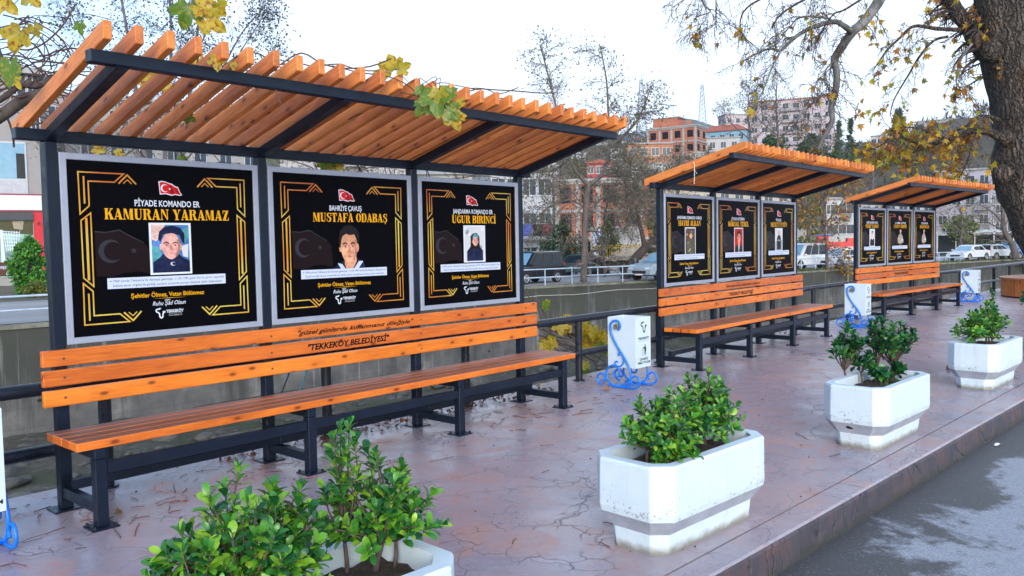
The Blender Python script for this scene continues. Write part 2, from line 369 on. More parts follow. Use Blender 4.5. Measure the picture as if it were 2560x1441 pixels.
def kerb_mat():
    t = NT('stamped kerb stone face'); v = t.pos()
    wob = t.n('VectorMath', {0: t.noise(v, 9, 3, .55, out=1), 'Scale': .12}, operation='SCALE').outputs[0]
    p = t.map(t.n('VectorMath', {0: v, 1: wob}, operation='ADD').outputs[0], (7, 1, 2.0), rot=(0, .35, 0))
    e = t.ramp(t.voro(p, 1.0, 'DISTANCE_TO_EDGE'), [(0, 1.0), (.035, 0.0)])
    n1 = t.noise(v, 5, 6, .65, .4)
    c = t.ramp(n1, [(.3, (.038, .038, .052)), (.5, (.062, .055, .070)), (.68, (.105, .064, .066))])
    c = t.mix(t.math('MULTIPLY', e, .6), c, (.03, .028, .035))
    z = t.sep(v)[2]
    moss = t.math('MULTIPLY', t.ramp(t.math('ADD', z, t.math('MULTIPLY', t.noise(v, 16, 4), .12)), [(.0, 1.0), (.02, .0)]), .0)
    low = t.ramp(t.math('MULTIPLY', t.math('ADD', t.math('ADD', z, .15), t.math('MULTIPLY', t.math('SUBTRACT', t.noise(v, 14, 5), .5), .09)), 10.0), [(.1, 1.0), (.45, 0.0)])
    c = t.mix(t.math('MULTIPLY', low, .75), c, (.035, .04, .028))
    t.P(Base_Color=c, Roughness=.5)
    t.bump(t.math('SUBTRACT', t.math('MULTIPLY', n1, .6), e), .5, .02)
    return t.m
KERB = kerb_mat()

def strip(name, ya, yb, z, m, xs):
    "subdivided sheet between two curves"
    b = MB(); n = 4
    for x in xs:
        for k in range(n+1): b.v.append((x, ya(x)+(yb(x)-ya(x))*k/n, z))
    for i in range(len(xs)-1):
        for k in range(n):
            a = i*(n+1)+k; b.f.append((a, a+n+1, a+n+2, a+1)); b.m.append(0)
    return struct(b.build(name, m))
XS = [-14, -8, -4, 0, 2, 4, 6, 8, 10, 12.5, 14.5, 16.8, 19, 21, 24.7, 29, 34, 45, 60]
pv = MB()
for x in XS: pv.v += [(x, joint_y(x)+.006, 0), (x, edge_y(x), 0), (x, edge_y(x), -.25), (x, joint_y(x)+.006, -.05)]
for i in range(len(XS)-1):
    a = i*4
    pv.f += [(a, a+4, a+5, a+1), (a+1, a+5, a+6, a+2), (a+3, a+7, a+4, a)]; pv.m += [0]*3
struct(pv.build('pavement', PAVE))
kb = MB(); rnd = random.Random(5)
kx = [-14+.25*i for i in range(297)]
for i, x in enumerate(kx):
    y = kerb_y(x); q = .006*mnoise.noise((x*2.3, 0, 0))
    kb.v += [(x, joint_y(x)-.006, -.05), (x, joint_y(x)-.006, 0), (x, y+.018, 0), (x, y+.004, -.006), (x, y-.002+q, -.022), (x, y-.018+q*2, -.17)]
for i in range(len(kx)-1):
    for k in range(5):
        a = i*6+k; kb.f.append((a, a+6, a+7, a+1)); kb.m.append(0 if k < 3 else 1)
kb.f = [tuple(reversed(f)) for f in kb.f]
struct(kb.build('kerb', [PAVE, KERB], smooth=False))

def road_mat():
    t = NT('worn damp asphalt'); v = t.pos()
    n1 = t.noise(v, .8, 7, .66, .3); n2 = t.noise(v, 150, 3, .7); n3 = t.noise(v, 7, 6, .7)
    y = t.sep(v)[1]; x = t.sep(v)[0]
    # damp band along the kerb, dry further out
    d = t.math('SUBTRACT', t.math('SUBTRACT', -3.152, y), t.math('MULTIPLY', t.math('SUBTRACT', x, 2.0), .0545))
    wet = t.ramp(t.math('ADD', t.math('MULTIPLY', d, .86), t.math('ADD', t.math('MULTIPLY', t.math('SUBTRACT', n1, .5), 1.9), t.math('MULTIPLY', t.math('SUBTRACT', n3, .5), .5))), [(.30, 1.0), (.42, 0.0)])
    dry = t.ramp(n2, [(.35, (.20, .22, .265)), (.65, (.40, .43, .49))])
    dmp = t.ramp(n2, [(.35, (.03, .031, .038)), (.68, (.085, .085, .095))])
    c = t.mix(wet, dry, dmp)
    c = t.mix(t.ramp(t.voro(v, 38), [(.10, .8), (.17, .0)]), c, (.30, .29, .28))
    t.P(Base_Color=c, Roughness=t.mix(wet, (.75,)*3, (.45,)*3))
    t.bump(n2, .7, .006)
    return t.m
rd = MB().box(-60, 260, -90, -3.0, -.35, -.15)
struct(rd.build('road', road_mat()))

# canal bed, water, far bank
FW = [(-40, 25.2), (7.5, 24.1), (31.2, 23.7), (40.3, 21.1), (58, 17.9), (76, 14.8), (91.4, 11.05), (125, 1.0)]
def water_mat():
    t = NT('shallow canal water'); v = t.pos()
    t.P(Base_Color=t.ramp(t.noise(v, .6, 5), [(.35, (.028, .03, .022)), (.7, (.065, .065, .05))]), Roughness=.08)
    t.bump(t.noise(t.map(v, (1, 2.2, 1)), 2.2, 4, .6), .25, .05)
    return t.m
wt = MB(); wt.box(-60, 150, -8, 27, -5.6, -4.75)
struct(wt.build('water', water_mat()))
def bed_mat():
    t = NT('wet gravel and silt'); v = t.pos()
    n = t.noise(v, 3.5, 6, .7)
    c = t.ramp(n, [(.3, (.03, .03, .022)), (.5, (.075, .07, .055)), (.7, (.15, .145, .125))])
    c = t.mix(t.ramp(t.noise(v, .5, 4), [(.5, 0.0), (.62, .8)]), c, (.035, .05, .018))
    t.P(Base_Color=c, Roughness=.75); t.bump(t.noise(v, 9, 5, .7), .9, .12)
    return t.m
bk = MB()
xs = [-20+1.0*i for i in range(145)]
def fwy(x):
    for (a, b), (c, d) in zip(FW, FW[1:]):
        if x <= c: return b+(d-b)*(x-a)/(c-a)
    return FW[-1][1]
for x in xs:
    for k in range(12):
        q = k/11; yy = fwy(x)+.2 - q*(9.5+3.5*mnoise.noise((x*.13, 3.1, 0)))
        bk.v.append((x, yy, -4.42-.45*q+.22*mnoise.noise((x*.5, yy*.7, 1.3))*(1-.4*q)))
for i in range(len(xs)-1):
    for k in range(11):
        a = i*12+k; bk.f.append((a, a+1, a+13, a+12)); bk.m.append(0)
struct(bk.build('river_bank', bed_mat(), smooth=True))
rb = MB(); rr = random.Random(11)
def rock(b, c, r, rg):
    rings = []
    for j in range(5):
        a = -math.pi/2+math.pi*j/4; ring = []
        for i in range(7):
            q = 2*math.pi*i/7
            rr_ = r*(1+.3*rg.uniform(-1, 1)); ring.append((c[0]+rr_*math.cos(a)*math.cos(q)*1.3, c[1]+rr_*math.cos(a)*math.sin(q), c[2]+r*.6*math.sin(a)))
        rings.append(ring)
    b.loft(rings)
for i in range(420):
    x = rr.uniform(-2, 60); y = fwy(x)-abs(rr.gauss(0, 4.5))-.3
    rock(rb, (x, y, -4.62+.1*rr.random()), rr.uniform(.06, .3)*(1 if rr.random() < .9 else 1.9), rr)
stuff(rb.build('river_stones', mat('grey river stone', (.075, .075, .07), .75, 0, .4, 3, .5, 12), smooth=True), 'scattered grey stones and rubble on the canal bed below the far wall', 'stones')

def wall_mat():
    t = NT('stained shuttered concrete'); v = t.pos(); X, Y, Z = t.sep(v)[0:3]
    base = t.noise(v, .9, 6, .62)
    c = t.ramp(base, [(.3, (.07, .07, .072)), (.55, (.13, .128, .124)), (.72, (.22, .214, .205))])
    st = t.noise(t.map(v, (1.1, 1.1, .09)), 1.0, 7, .78)
    st2 = t.noise(t.map(v, (.55, .55, .06)), 1.0, 4, .65)
    top = t.n('MapRange', {0: Z, 1: -4.0, 2: -1.2, 3: -.09, 4: .22}).outputs[0]
    drip = t.ramp(t.math('ADD', st, top), [(.45, 0.0), (.60, 1.0)])
    c = t.mix(t.math('MULTIPLY', drip, .9), c, (.045, .05, .042))
    c = t.mix(t.math('MULTIPLY', t.ramp(t.math('ADD', st2, t.math('MULTIPLY', top, .5)), [(.58, 0.0), (.75, 1.0)]), .45), c, (.055, .062, .035))
    c = t.mix(t.ramp(t.noise(t.map(v, (2.2, 2.2, .09), loc=(4, 0, 0)), 1.0, 5, .7), [(.6, 0.0), (.72, .55)]), c, (.36, .37, .38))
    hl = t.ramp(t.math('ABSOLUTE', t.math('SUBTRACT', t.math('FRACT', t.math('MULTIPLY', Z, 1.55)), .5)), [(.0, 1.0), (.022, 0.0)])
    row = t.math('FLOOR', t.math('MULTIPLY', Z, 1.55))
    vl = t.ramp(t.math('ABSOLUTE', t.math('SUBTRACT', t.math('FRACT', t.math('ADD', t.math('MULTIPLY', X, .42), t.math('MULTIPLY', row, .37))), .5)), [(.0, 1.0), (.010, 0.0)])
    ln = t.math('MULTIPLY', t.math('MAXIMUM', hl, vl), .55)
    c = t.mix(ln, c, (.06, .06, .055))
    hole = t.ramp(t.voro(t.map(v, (.55, .55, .8)), 1.0), [(.045, 1.0), (.06, 0.0)])
    c = t.mix(hole, c, (.015, .015, .015))
    t.P(Base_Color=c, Roughness=.85); t.bump(t.math('SUBTRACT', t.noise(v, 18, 5, .65), ln), .35, .03)
    return t.m
WALL = wall_mat()
def poly_wall(name, pts, z0, z1, th, side, m, label, cope=None):
    root = thing(name, label, 'wall', (0, 0, 0))
    def off(d):
        out = []
        for i, p in enumerate(pts):
            a = Vector(pts[max(0, i-1)]); c = Vector(pts[min(len(pts)-1, i+1)]); t_ = (c-a).normalized(); nrm = Vector((-t_.y, t_.x))*side
            out.append(Vector(p)+nrm*d)
        return out
    b = MB(); A = off(0); B = off(th)
    for p, q in zip(A, B): b.v += [(p.x, p.y, z0), (p.x, p.y, z1), (q.x, q.y, z1), (q.x, q.y, z0)]
    for i in range(len(pts)-1):
        for k in range(4): a = i*4; b.f.append((a+k, a+(k+1) % 4, a+4+(k+1) % 4, a+4+k)); b.m.append(0)
    b.build('wall_face', m, root)
    if cope:
        c = MB(); A = off(-.06); B = off(th+.05)
        for p, q in zip(A, B): c.v += [(p.x, p.y, z1+.002), (p.x, p.y, z1+cope), (q.x, q.y, z1+cope), (q.x, q.y, z1+.002)]
        for i in range(len(pts)-1):
            for k in range(4): a = i*4; c.f.append((a+k, a+(k+1) % 4, a+4+(k+1) % 4, a+4+k)); c.m.append(0)
        c.build('coping', mat('mossy concrete coping', (.17, .175, .14), .9, 0, .45, 1.6, .4, 12), root)
    return root
poly_wall('canal_wall', FW, -6.0, -1.0, .5, 1, WALL, 'tall stained concrete wall along the far side of the canal', .14)
poly_wall('embankment_wall', [(x, y-.01) for x, y in EDGE], -6.0, -.26, -.4, 1, WALL, 'concrete retaining wall under the edge of the pavement', None)

def far_mat():
    t = NT('pale far road'); v = t.pos()
    t.P(Base_Color=t.ramp(t.noise(v, .35, 5), [(.3, (.24, .24, .25)), (.7, (.36, .36, .37))]), Roughness=.8); return t.m
fb = MB()
for x, y in FW: fb.v += [(x, y+.3, -.86), (x+ (y+.3)*0, y+14, -.86), (x+30, y+90, -.86), (x+60, 700, -.86)]
for i in range(len(FW)-1):
    for k in range(3): a = i*4+k; fb.f.append((a, a+4, a+5, a+1)); fb.m.append(0 if k == 0 else 1)
fb.v += [(125, 1.3, -.86), (900, -40, -.86), (900, 700, -.86), (185, 700, -.86)]
n_ = len(fb.v); fb.f.append((n_-4, n_-3, n_-2, n_-1)); fb.m.append(1)
EARTH = mat('bare earth and dry grass', (.10, .095, .065), .95, 0, .4, .4, .4, 6)
struct(fb.build('ground', [far_mat(), EARTH]))
gb = MB().box(-3000, 3000, -3000, 3000, -7, -6.2)
struct(gb.build('terrain', EARTH))

# hillside: heights follow the ridge line seen from the promenade
HP = [(-1500, 300), (-400, 330), (300, 340), (900, 345), (1250, 352), (1400, 362), (1600, 356), (1740, 352), (1850, 395), (2000, 402), (2110, 388), (2180, 372), (2260, 336), (2330, 318), (2420, 292), (2520, 276), (2800, 262), (3600, 250), (5200, 300)]
def interp(tab, x):
    if x <= tab[0][0]: return tab[0][1]
    for (a, b), (c, d) in zip(tab, tab[1:]):
        if x <= c: return b+(d-b)*(x-a)/(c-a)
    return tab[-1][1]
def hor(px): return 612-.018*(px-1280)
def hill_crest(px):
    D = 235 + 30*math.sin(px*.004)
    return D, 1.38+(hor(px)-interp(HP, px))*D/FPX
def ang_of(px): return YAW+math.atan((px-1280)/FPX)
def hill_d0(px): return 82+58*max(0, min(1, (px-1850)/140))
def hill_z(px, D):
    Dc, zc = hill_crest(px); t = (D-hill_d0(px))/(Dc-hill_d0(px))
    if t <= 0: return -.9
    if t <= 1: s = t*t*(3-2*t)*.55+t*.45; return -.9+(zc+.9)*s
    return zc-(D-Dc)*.05
hb = MB(); PXS = [-1500+50*i for i in range(115)]; DS = [78, 88, 100, 112, 125, 140, 155, 170, 185, 200, 215, 230, 245, 260, 290, 340]
for px in PXS:
    for D in DS:
        p = at(px, 600, D); z = hill_z(px, D)
        hb.v.append((p.x, p.y, z + (.8*mnoise.noise((p.x*.06, p.y*.06, 0)) if D > 80 else -.3)))
for i in range(len(PXS)-1):
    for k in range(len(DS)-1): a = i*len(DS)+k; hb.f.append((a, a+len(DS), a+len(DS)+1, a+1)); hb.m.append(0)
def hill_mat():
    t = NT('scrubby hillside'); v = t.pos()
    c = t.ramp(t.noise(v, .09, 6, .7), [(.3, (.05, .055, .035)), (.5, (.095, .085, .06)), (.7, (.12, .105, .08))])
    t.P(Base_Color=c, Roughness=1.0); t.bump(t.noise(v, .8, 5, .7), .8, .6); return t.m
struct(hb.build('hillside', hill_mat(), smooth=True))
RP = [(1000, 372), (1500, 362), (1620, 342), (1690, 314), (1740, 322), (1790, 336), (1860, 350), (2100, 372), (2400, 380)]
fr = MB(); PX2 = list(range(900, 2500, 20))
for px in PX2:
    for D, q in ((500, 0.0), (800, .55), (1100, .9), (1300, 1.0), (1700, .7)):
        p = at(px, 600, D); z = 1.38+(hor(px)-interp(RP, px))*1300/FPX
        fr.v.append((p.x, p.y, z*q + 5*mnoise.noise((p.x*.01, p.y*.01, 0))*q))
for i in range(len(PX2)-1):
    for k in range(4): a = i*5+k; fr.f.append((a, a+5, a+6, a+1)); fr.m.append(0)
struct(fr.build('far_hills', mat('distant wooded ridge', (.05, .07, .055), 1, 0, .3, .02), smooth=True))
# ------------------------------------------------------------------ bench shelters with posters
PX_ = [0.0, 1.2445, 2.5335, 3.7554]; PT = .062
INK = {k: flat('ink '+k, c, .28) for k, c in dict(
    black=(.006, .006, .009), white=(.62, .68, .80), gold=(.72, .36, .008), red=(.60, .012, .012), darkred=(.22, .008, .012), ghost=(.030, .030, .042),
    ghostred=(.010, .0045, .0055), skin=(.74, .40, .36), skin2=(.72, .36, .22), skinshade=(.50, .22, .17), navy=(.012, .018, .06), hair=(.012, .010, .012), blue=(.08, .22, .55), teal=(.10, .36, .42),
    olive=(.10, .10, .055), grey=(.30, .32, .36), lightgrey=(.55, .58, .62), redbg=(.50, .02, .02), caption=(.52, .60, .78), captiontext=(.05, .06, .12), pink=(.8, .55, .5), sand=(.42, .36, .29), brown=(.10, .05, .035)).items()}
for k_ in ('skin', 'skin2', 'skinshade', 'navy', 'blue', 'teal', 'olive', 'grey', 'sand', 'redbg', 'pink'): INK[k_] = photo_ink('photo '+k_, tuple(INK[k_].node_tree.nodes['Principled BSDF'].inputs['Base Color'].default_value)[:3])
def gold_mat():
    t = NT('gold print'); g = t.noise(t.obj(), 2.4, 2, .5)
    t.P(Base_Color=t.ramp(g, [(.36, (.46, .11, .008)), (.5, (.56, .28, .02)), (.64, (.58, .46, .08))]), Roughness=.28); return t.m
INK['goldline'] = gold_mat()
ORDER = list(INK)
def board_mat(name, warm):
    t = NT(name); z = t.sep(t.obj())[2]
    t.P(Base_Color=(.0025, .0025, .004) if not warm else t.ramp(t.math('ADD', t.math('MULTIPLY', z, 1.0), -.88), [(.0, (.03, .012, .008)), (.4, (.008, .006, .008))]), Roughness=.35); t.set(t.b.inputs['Specular IOR Level'], .03)
    return t.m
BOARD = board_mat('glossy black poster film', False)
BOARD_W = BOARD

class Art:
    "flat printed shapes on a poster, u right and v down in 0..1"
    def __init__(s, x0, z1, W, H, y): s.b = MB(); s.x0 = x0; s.z1 = z1; s.W = W; s.H = H; s.y = y; s.k = 0; s.mats = []
    def ink(s, name):
        m = INK[name]
        if m not in s.mats: s.mats.append(m)
        s.b.mi = s.mats.index(m)
    def P(s, u, v): return (s.x0+u*s.W, s.y-s.k*.00016, s.z1-v*s.H)
    def poly(s, ink, pts):
        s.ink(ink); s.k += 1; s.b.poly([s.P(u, v) for u, v in pts])
    def line(s, ink, pts, wd, closed=False):
        "stroke of width wd (metres) with mitred corners"
        s.ink(ink); P = [Vector(((u)*s.W, -v*s.H)) for u, v in pts]; n = len(P); rng = range(n if closed else n-1)
        nr = []
        for i in range(n):
            a = P[(i-1) % n] if closed or i > 0 else None; c = P[(i+1) % n] if closed or i < n-1 else None
            d1 = (P[i]-a).normalized() if a is not None else None; d2 = (c-P[i]).normalized() if c is not None else None
            d = (d1+d2).normalized() if d1 is not None and d2 is not None and (d1+d2).length > 1e-6 else (d1 if d1 is not None else d2)
            m = Vector((-d.y, d.x)); k = 1.0
            if d1 is not None and d2 is not None: k = 1/max(.35, abs(m.dot(Vector((-d1.y, d1.x)))))
            nr.append(m*k*wd/2)
        s.k += 1; y = s.y-s.k*.00016
        for i in rng:
            j = (i+1) % n
            q = [P[i]+nr[i], P[j]+nr[j], P[j]-nr[j], P[i]-nr[i]]
            s.b.poly([(s.x0+p.x, y, s.z1+p.y) for p in q])
    def text(s, ink, body, u0, u1, vb, vc, bold=0, shear=0, space=1.0):
        s.ink(ink); s.k += 1
        put_text(s.b, body, s.x0+u0*s.W, s.x0+u1*s.W, s.z1-vb*s.H, s.z1-vc*s.H, s.y-s.k*.00016, bold, shear, space=space)
    def ell(s, ink, cu, cv, ru, rv, a0=0, a1=360, n=18):
        s.poly(ink, [(cu+ru*math.cos(math.radians(a0+(a1-a0)*i/n)), cv-rv*math.sin(math.radians(a0+(a1-a0)*i/n))) for i in range(n+(0 if a1-a0 >= 360 else 1))])
    def crescent(s, ink, cu, cv, r, asp, inner=.8, shift=.26):
        # opening to the right; r in v units, asp = H/W
        a = math.radians(42); A = []; n = 22
        for i in range(n+1):
            q = a+(2*math.pi-2*a)*i/n; A.append((cu+r*asp*math.cos(q), cv-r*math.sin(q)))
        b = math.atan2(r*math.sin(a), r*math.cos(a)-shift*r)
        ri = math.hypot(r*math.sin(a), r*math.cos(a)-shift*r)
        ri = min(ri, r*inner)
        B = []
        for i in range(n+1):
            q = (2*math.pi-b)-(2*math.pi-2*b)*i/n; B.append((cu+shift*r*asp+ri*asp*math.cos(q), cv-ri*math.sin(q)))
        s.ink(ink); s.k += 1
        for i in range(n):
            s.b.poly([s.P(*A[i]), s.P(*A[i+1]), s.P(*B[n-i-1]), s.P(*B[n-i])])
    def star(s, ink, cu, cv, r, asp, rot=0):
        s.poly(ink, [(cu+(r if i % 2 == 0 else r*.4)*asp*math.cos(math.radians(rot+36*i)), cv-(r if i % 2 == 0 else r*.4)*math.sin(math.radians(rot+36*i))) for i in range(10)])
    def done(s, name, parent): return s.b.build(name, s.mats, parent)

def ornament(art, lw):
    def quarter(fx, fv):
        M = lambda pts: [((u if not fx else 1-u), (v if not fv else 1-v)) for u, v in pts]
        art.line('goldline', M([(.054, .066), (.273, .066), (.226, .116), (.100, .116), (.100, .256), (.056, .303)]), lw, True)
        art.line('goldline', M([(.079, .089), (.079, .244)]), lw*1.15)
        art.line('goldline', M([(.246, .123), (.291, .071), (.335, .123)]), lw*1.2)
        art.line('goldline', M([(.270, .122), (.291, .099), (.312, .122)]), lw*.7)
    for a in (0, 1):
        for b in (0, 1): quarter(a, b)
        M = lambda pts: [((u if not a else 1-u), v) for u, v in pts]
        art.line('goldline', M([(.105, .297), (.058, .340), (.059, .666), (.104, .716)]), lw, True)
        art.line('goldline', M([(.083, .325), (.083, .68)]), lw*1.7)

def flag(art, cu, cv, sc, asp):
    Q = lambda pts: [(cu+x*sc*asp, cv+y*sc) for x, y in pts]
    art.poly('white', Q([(-.078, -.058), (-.05, -.064), (-.02, -.06), (.012, -.047), (.03, -.045), (.06, -.025), (.082, -.02), (.098, .02), (.115, .045), (.09, .05), (.055, .044), (.03, .052), (.005, .048), (-.02, .04), (-.07, .046)]))
    art.poly('red', Q([(-.07, -.05), (-.045, -.056), (-.018, -.052), (.013, -.04), (.03, -.037), (.055, -.018), (.078, -.012), (.092, .02), (.106, .042), (.09, .043), (.055, .037), (.03, .044), (.008, .04), (-.018, .033), (-.064, .038)]))
    art.poly('darkred', Q([(.008, -.038), (.022, -.03), (.055, .03), (.03, .042), (.012, .02)]))
    art.poly('darkred', Q([(.055, -.016), (.07, .0), (.1, .04), (.085, .04), (.06, .012)]))
    art.crescent('white', cu-.03*sc*asp, cv-.006*sc, .032*sc, asp)
    art.star('white', cu+.012*sc*asp, cv-.002*sc, .011*sc, asp, 180)

def ghost_flag(art, asp):
    art.poly('ghostred', [(.10+.02, .40), (.17, .405), (.24, .39), (.30, .43), (.36, .47), (.39, .50), (.40, .66), (.33, .64), (.26, .645), (.20, .665), (.12, .66)])
    art.poly('ghost', [(.12, .40), (.17, .405), (.24, .39), (.30, .43), (.36, .465), (.36, .471), (.30, .436), (.24, .397), (.17, .411), (.12, .406)])
    art.crescent('ghost', .193, .517, .068, asp, .8, .24)
    art.star('ghost', .309, .515, .022, asp, 160)

def crest(art, ink, u, v, h, asp):
    "municipal emblem: a bent T over a loop"
    Q = lambda pts: [(u+x*h*asp, v+y*h) for x, y in pts]
    art.line(ink, Q([(.05, .08), (-.28, .10), (-.36, .22), (-.30, .36), (-.16, .42), (-.02, .52), (.0, .78), (.06, .95), (.2, 1.0), (.32, .9), (.34, .62), (.38, .50), (.58, .40)]), h*.125*art.H)
    art.poly(ink, Q([(-.18, .06), (.0, -.02), (.2, .0), (.08, .1), (-.1, .16)]))
    art.poly(ink, Q([(.3, .36), (.42, .30), (.66, .34), (.5, .42), (.4, .5)]))

def portrait(art, kind, u0, v0, u1, v1, asp):
    W = u1-u0; H = v1-v0
    q = lambda x, y: (u0+x*W, v0+y*H)
    pl = lambda ink, pts: art.poly(ink, [q(*p) for p in pts])
    el = lambda ink, x, y, rx, ry, a0=0, a1=360: art.ell(ink, u0+x*W, v0+y*H, rx*W, ry*H, a0, a1)
    if kind != 'sailor' and kind not in ('standing', 'standing2'):
        art.poly('white', [(u0-.012, v0-.012*1.0), (u1+.012, v0-.012), (u1+.012, v1+.012), (u0-.012, v1+.012)])
    def face(cx, cy, rx, ry, skin, brow=True):
        el(skin, cx-rx*1.02, cy+.02, rx*.16, ry*.24); el(skin, cx+rx*1.02, cy+.02, rx*.16, ry*.24)
        pl(skin, [(cx+rx*math.sin(a)*(.98 if math.cos(a) > 0 else .98-.16*(-math.cos(a))**2), cy-ry*math.cos(a)) for a in [2*math.pi*i/26 for i in range(26)]])
        if brow:
            for sg in (-1, 1):
                pl('hair', [(cx+sg*rx*.18, cy-ry*.2), (cx+sg*rx*.45, cy-ry*.31), (cx+sg*rx*.78, cy-ry*.2), (cx+sg*rx*.74, cy-ry*.14), (cx+sg*rx*.45, cy-ry*.22), (cx+sg*rx*.2, cy-ry*.12)])
                el('skinshade', cx+sg*rx*.44, cy-ry*.06, rx*.22, ry*.075); el('lightgrey', cx+sg*rx*.44, cy-ry*.035, rx*.15, ry*.036); el('hair', cx+sg*rx*.44, cy-ry*.04, rx*.085, ry*.048)
            pl('skinshade', [(cx-rx*.06, cy-ry*.1), (cx+rx*.06, cy-ry*.1), (cx+rx*.2, cy+ry*.28), (cx+rx*.04, cy+ry*.33), (cx-rx*.16, cy+ry*.3)])
            pl('skinshade', [(cx-rx*.3, cy+ry*.53), (cx, cy+ry*.5), (cx+rx*.3, cy+ry*.53), (cx+rx*.18, cy+ry*.6), (cx-rx*.18, cy+ry*.6)])
            pl('skinshade', [(cx+rx*.98*math.sin(a), cy-ry*math.cos(a)) for a in [math.radians(60+12*i) for i in range(8)]]+[(cx+rx*.72*math.sin(a), cy-ry*.9*math.cos(a)) for a in [math.radians(144-12*i) for i in range(8)]])
    if kind == 'beret':
        pl('blue', [(0, 0), (1, 0), (1, 1), (0, 1)]); pl('pink', [(0, 0), (.36, 0), (.3, .2), (.12, .34), (0, .3)]); pl('teal', [(0, .42), (.25, .5), (.2, .75), (0, .8)]); pl('teal', [(.8, .1), (1, .05), (1, .3), (.85, .4)])
        pl('lightgrey', [(.78, .45), (.98, .4), (.95, .7), (.82, .66)])
        pl('navy', [(.02, 1), (.02, .78), (.2, .68), (.3, .6), (.72, .62), (.82, .7), (1, .76), (1, 1)])
        el('navy', .5, .78, .27, .14)
        face(.5, .44, .255, .285, 'skin')
        pl('navy', [(.16, .3), (.2, .14), (.34, .04), (.56, .015), (.76, .06), (.87, .18), (.86, .4), (.8, .36), (.74, .22), (.52, .17), (.3, .2), (.22, .36)])
        el('lightgrey', .54, .82, .07, .04); el('navy', .56, .82, .05, .03)
    elif kind == 'sailor':
        pl('navy', [(-.25, 1.02), (.12, .86), (.3, .8), (.75, .74), (1.05, .86), (1.12, 1.02)])
        for i in range(3):
            o = i*.06
            pl('caption', [(.02+o, .88+o*.2), (.055+o, .865+o*.2), (.2+o, 1.02), (.15+o, 1.02)]); pl('caption', [(.98-o, .83), (1.02-o, .85), (.82-o, 1.02), (.76-o, 1.02)])
        pl('skin2', [(.3, .72), (.74, .66), (.76, .84), (.6, 1.02), (.36, 1.02), (.28, .9)])
        face(.47, .5, .33, .4, 'skin2')
        pl('hair', [(.07, .5), (.06, .3), (.12, .12), (.3, .0), (.55, -.02), (.78, .06), (.88, .22), (.87, .46), (.82, .44), (.79, .3), (.7, .2), (.5, .22), (.36, .19), (.22, .24), (.14, .36), (.13, .52)])
    elif kind == 'hood':
        pl('lightgrey', [(0, 0), (1, 0), (1, 1), (0, 1)])
        for i in range(14): el('grey' if i % 2 else 'white', (i*.37) % 1*.9+.05, (i*.23) % .6+.04, .08, .05)
        pl('hair', [(.1, 1), (.1, .72), (.28, .58), (.3, .3), (.4, .2), (.6, .18), (.74, .28), (.76, .58), (.92, .7), (.92, 1)])
        face(.53, .42, .15, .15, 'skinshade', False); el('skin', .53, .42, .12, .13); pl('teal', [(.38, .34), (.42, .24), (.56, .2), (.68, .26), (.7, .34), (.54, .28)])
        pl('navy', [(.12, 1), (.12, .76), (.5, .62), (.9, .74), (.9, 1)])
        el('hair', .48, .39, .02, .012); el('hair', .58, .39, .02, .012)
    elif kind == 'camo':
        pl('brown', [(0, 0), (1, 0), (1, 1), (0, 1)])
        for i in range(12): el('olive' if i % 2 else 'sand', (i*.41) % 1*.9+.05, (i*.29) % .9+.04, .08, .04)
        pl('olive', [(.1, 1), (.14, .5), (.4, .42), (.7, .42), (.92, .52), (.95, 1)])
        for i in range(7): el('brown' if i % 2 else 'sand', .25+(i*.31) % .55, .55+(i*.17) % .38, .06, .03)
        face(.54, .28, .14, .12, 'skin2', False); pl('olive', [(.38, .24), (.42, .14), (.56, .1), (.68, .14), (.72, .22), (.55, .2)]); el('teal', .58, .13, .07, .03); el('hair', .5, .27, .02, .01); el('hair', .6, .27, .02, .01)
    elif kind == 'suit':
        pl('redbg', [(0, 0), (1, 0), (1, 1), (0, 1)]); pl('hair', [(.05, 1), (.12, .76), (.4, .64), (.66, .64), (.9, .76), (.97, 1)]); pl('white', [(.42, .66), (.64, .66), (.58, 1), (.48, 1)]); pl('navy', [(.5, .7), (.56, .7), (.58, .98), (.5, .98)])
        pl('skin2', [(.42, .5), (.64, .5), (.64, .68), (.53, .74), (.42, .68)]); face(.53, .36, .2, .22, 'skin2')
        pl('hair', [(.3, .36), (.3, .18), (.42, .08), (.62, .08), (.76, .18), (.76, .36), (.71, .26), (.54, .2), (.36, .26)])
    elif kind == 'winter':
        pl('lightgrey', [(0, 0), (1, 0), (1, 1), (0, 1)]); pl('grey', [(.0, .6), (1, .5), (1, 1), (0, 1)])
        pl('hair', [(.24, .96), (.2, .5), (.34, .3), (.66, .28), (.8, .42), (.8, .96)]); face(.52, .2, .14, .09, 'skin', False); pl('grey', [(.38, .16), (.44, .1), (.6, .1), (.66, .16), (.52, .14)]); pl('grey', [(.3, .5), (.7, .5), (.68, .56), (.32, .56)])
    elif kind == 'formal':
        pl('lightgrey', [(0, 0), (1, 0), (1, 1), (0, 1)]); pl('hair', [(.06, 1), (.1, .62), (.4, .5), (.66, .5), (.94, .62), (.96, 1)]); pl('pink', [(.4, .4), (.64, .4), (.7, .56), (.52, .64), (.34, .56)])
        face(.52, .28, .16, .14, 'skin', False); pl('hair', [(.34, .26), (.36, .12), (.52, .07), (.68, .12), (.7, .26), (.62, .18), (.42, .18)]); el('hair', .46, .27, .02, .01); el('hair', .58, .27, .02, .01)
    else:
        k = 0 if kind == 'standing' else .04
        pl('brown', [(.3, 1.0), (.28, .78), (.75, .76), (.74, 1.0)])
        pl('sand', [(.1, .86), (.06, .6), (.22, .38), (.42, .3), (.62, .3), (.8, .42), (.94, .66), (.98, .84), (.7, .86), (.3, .9)])
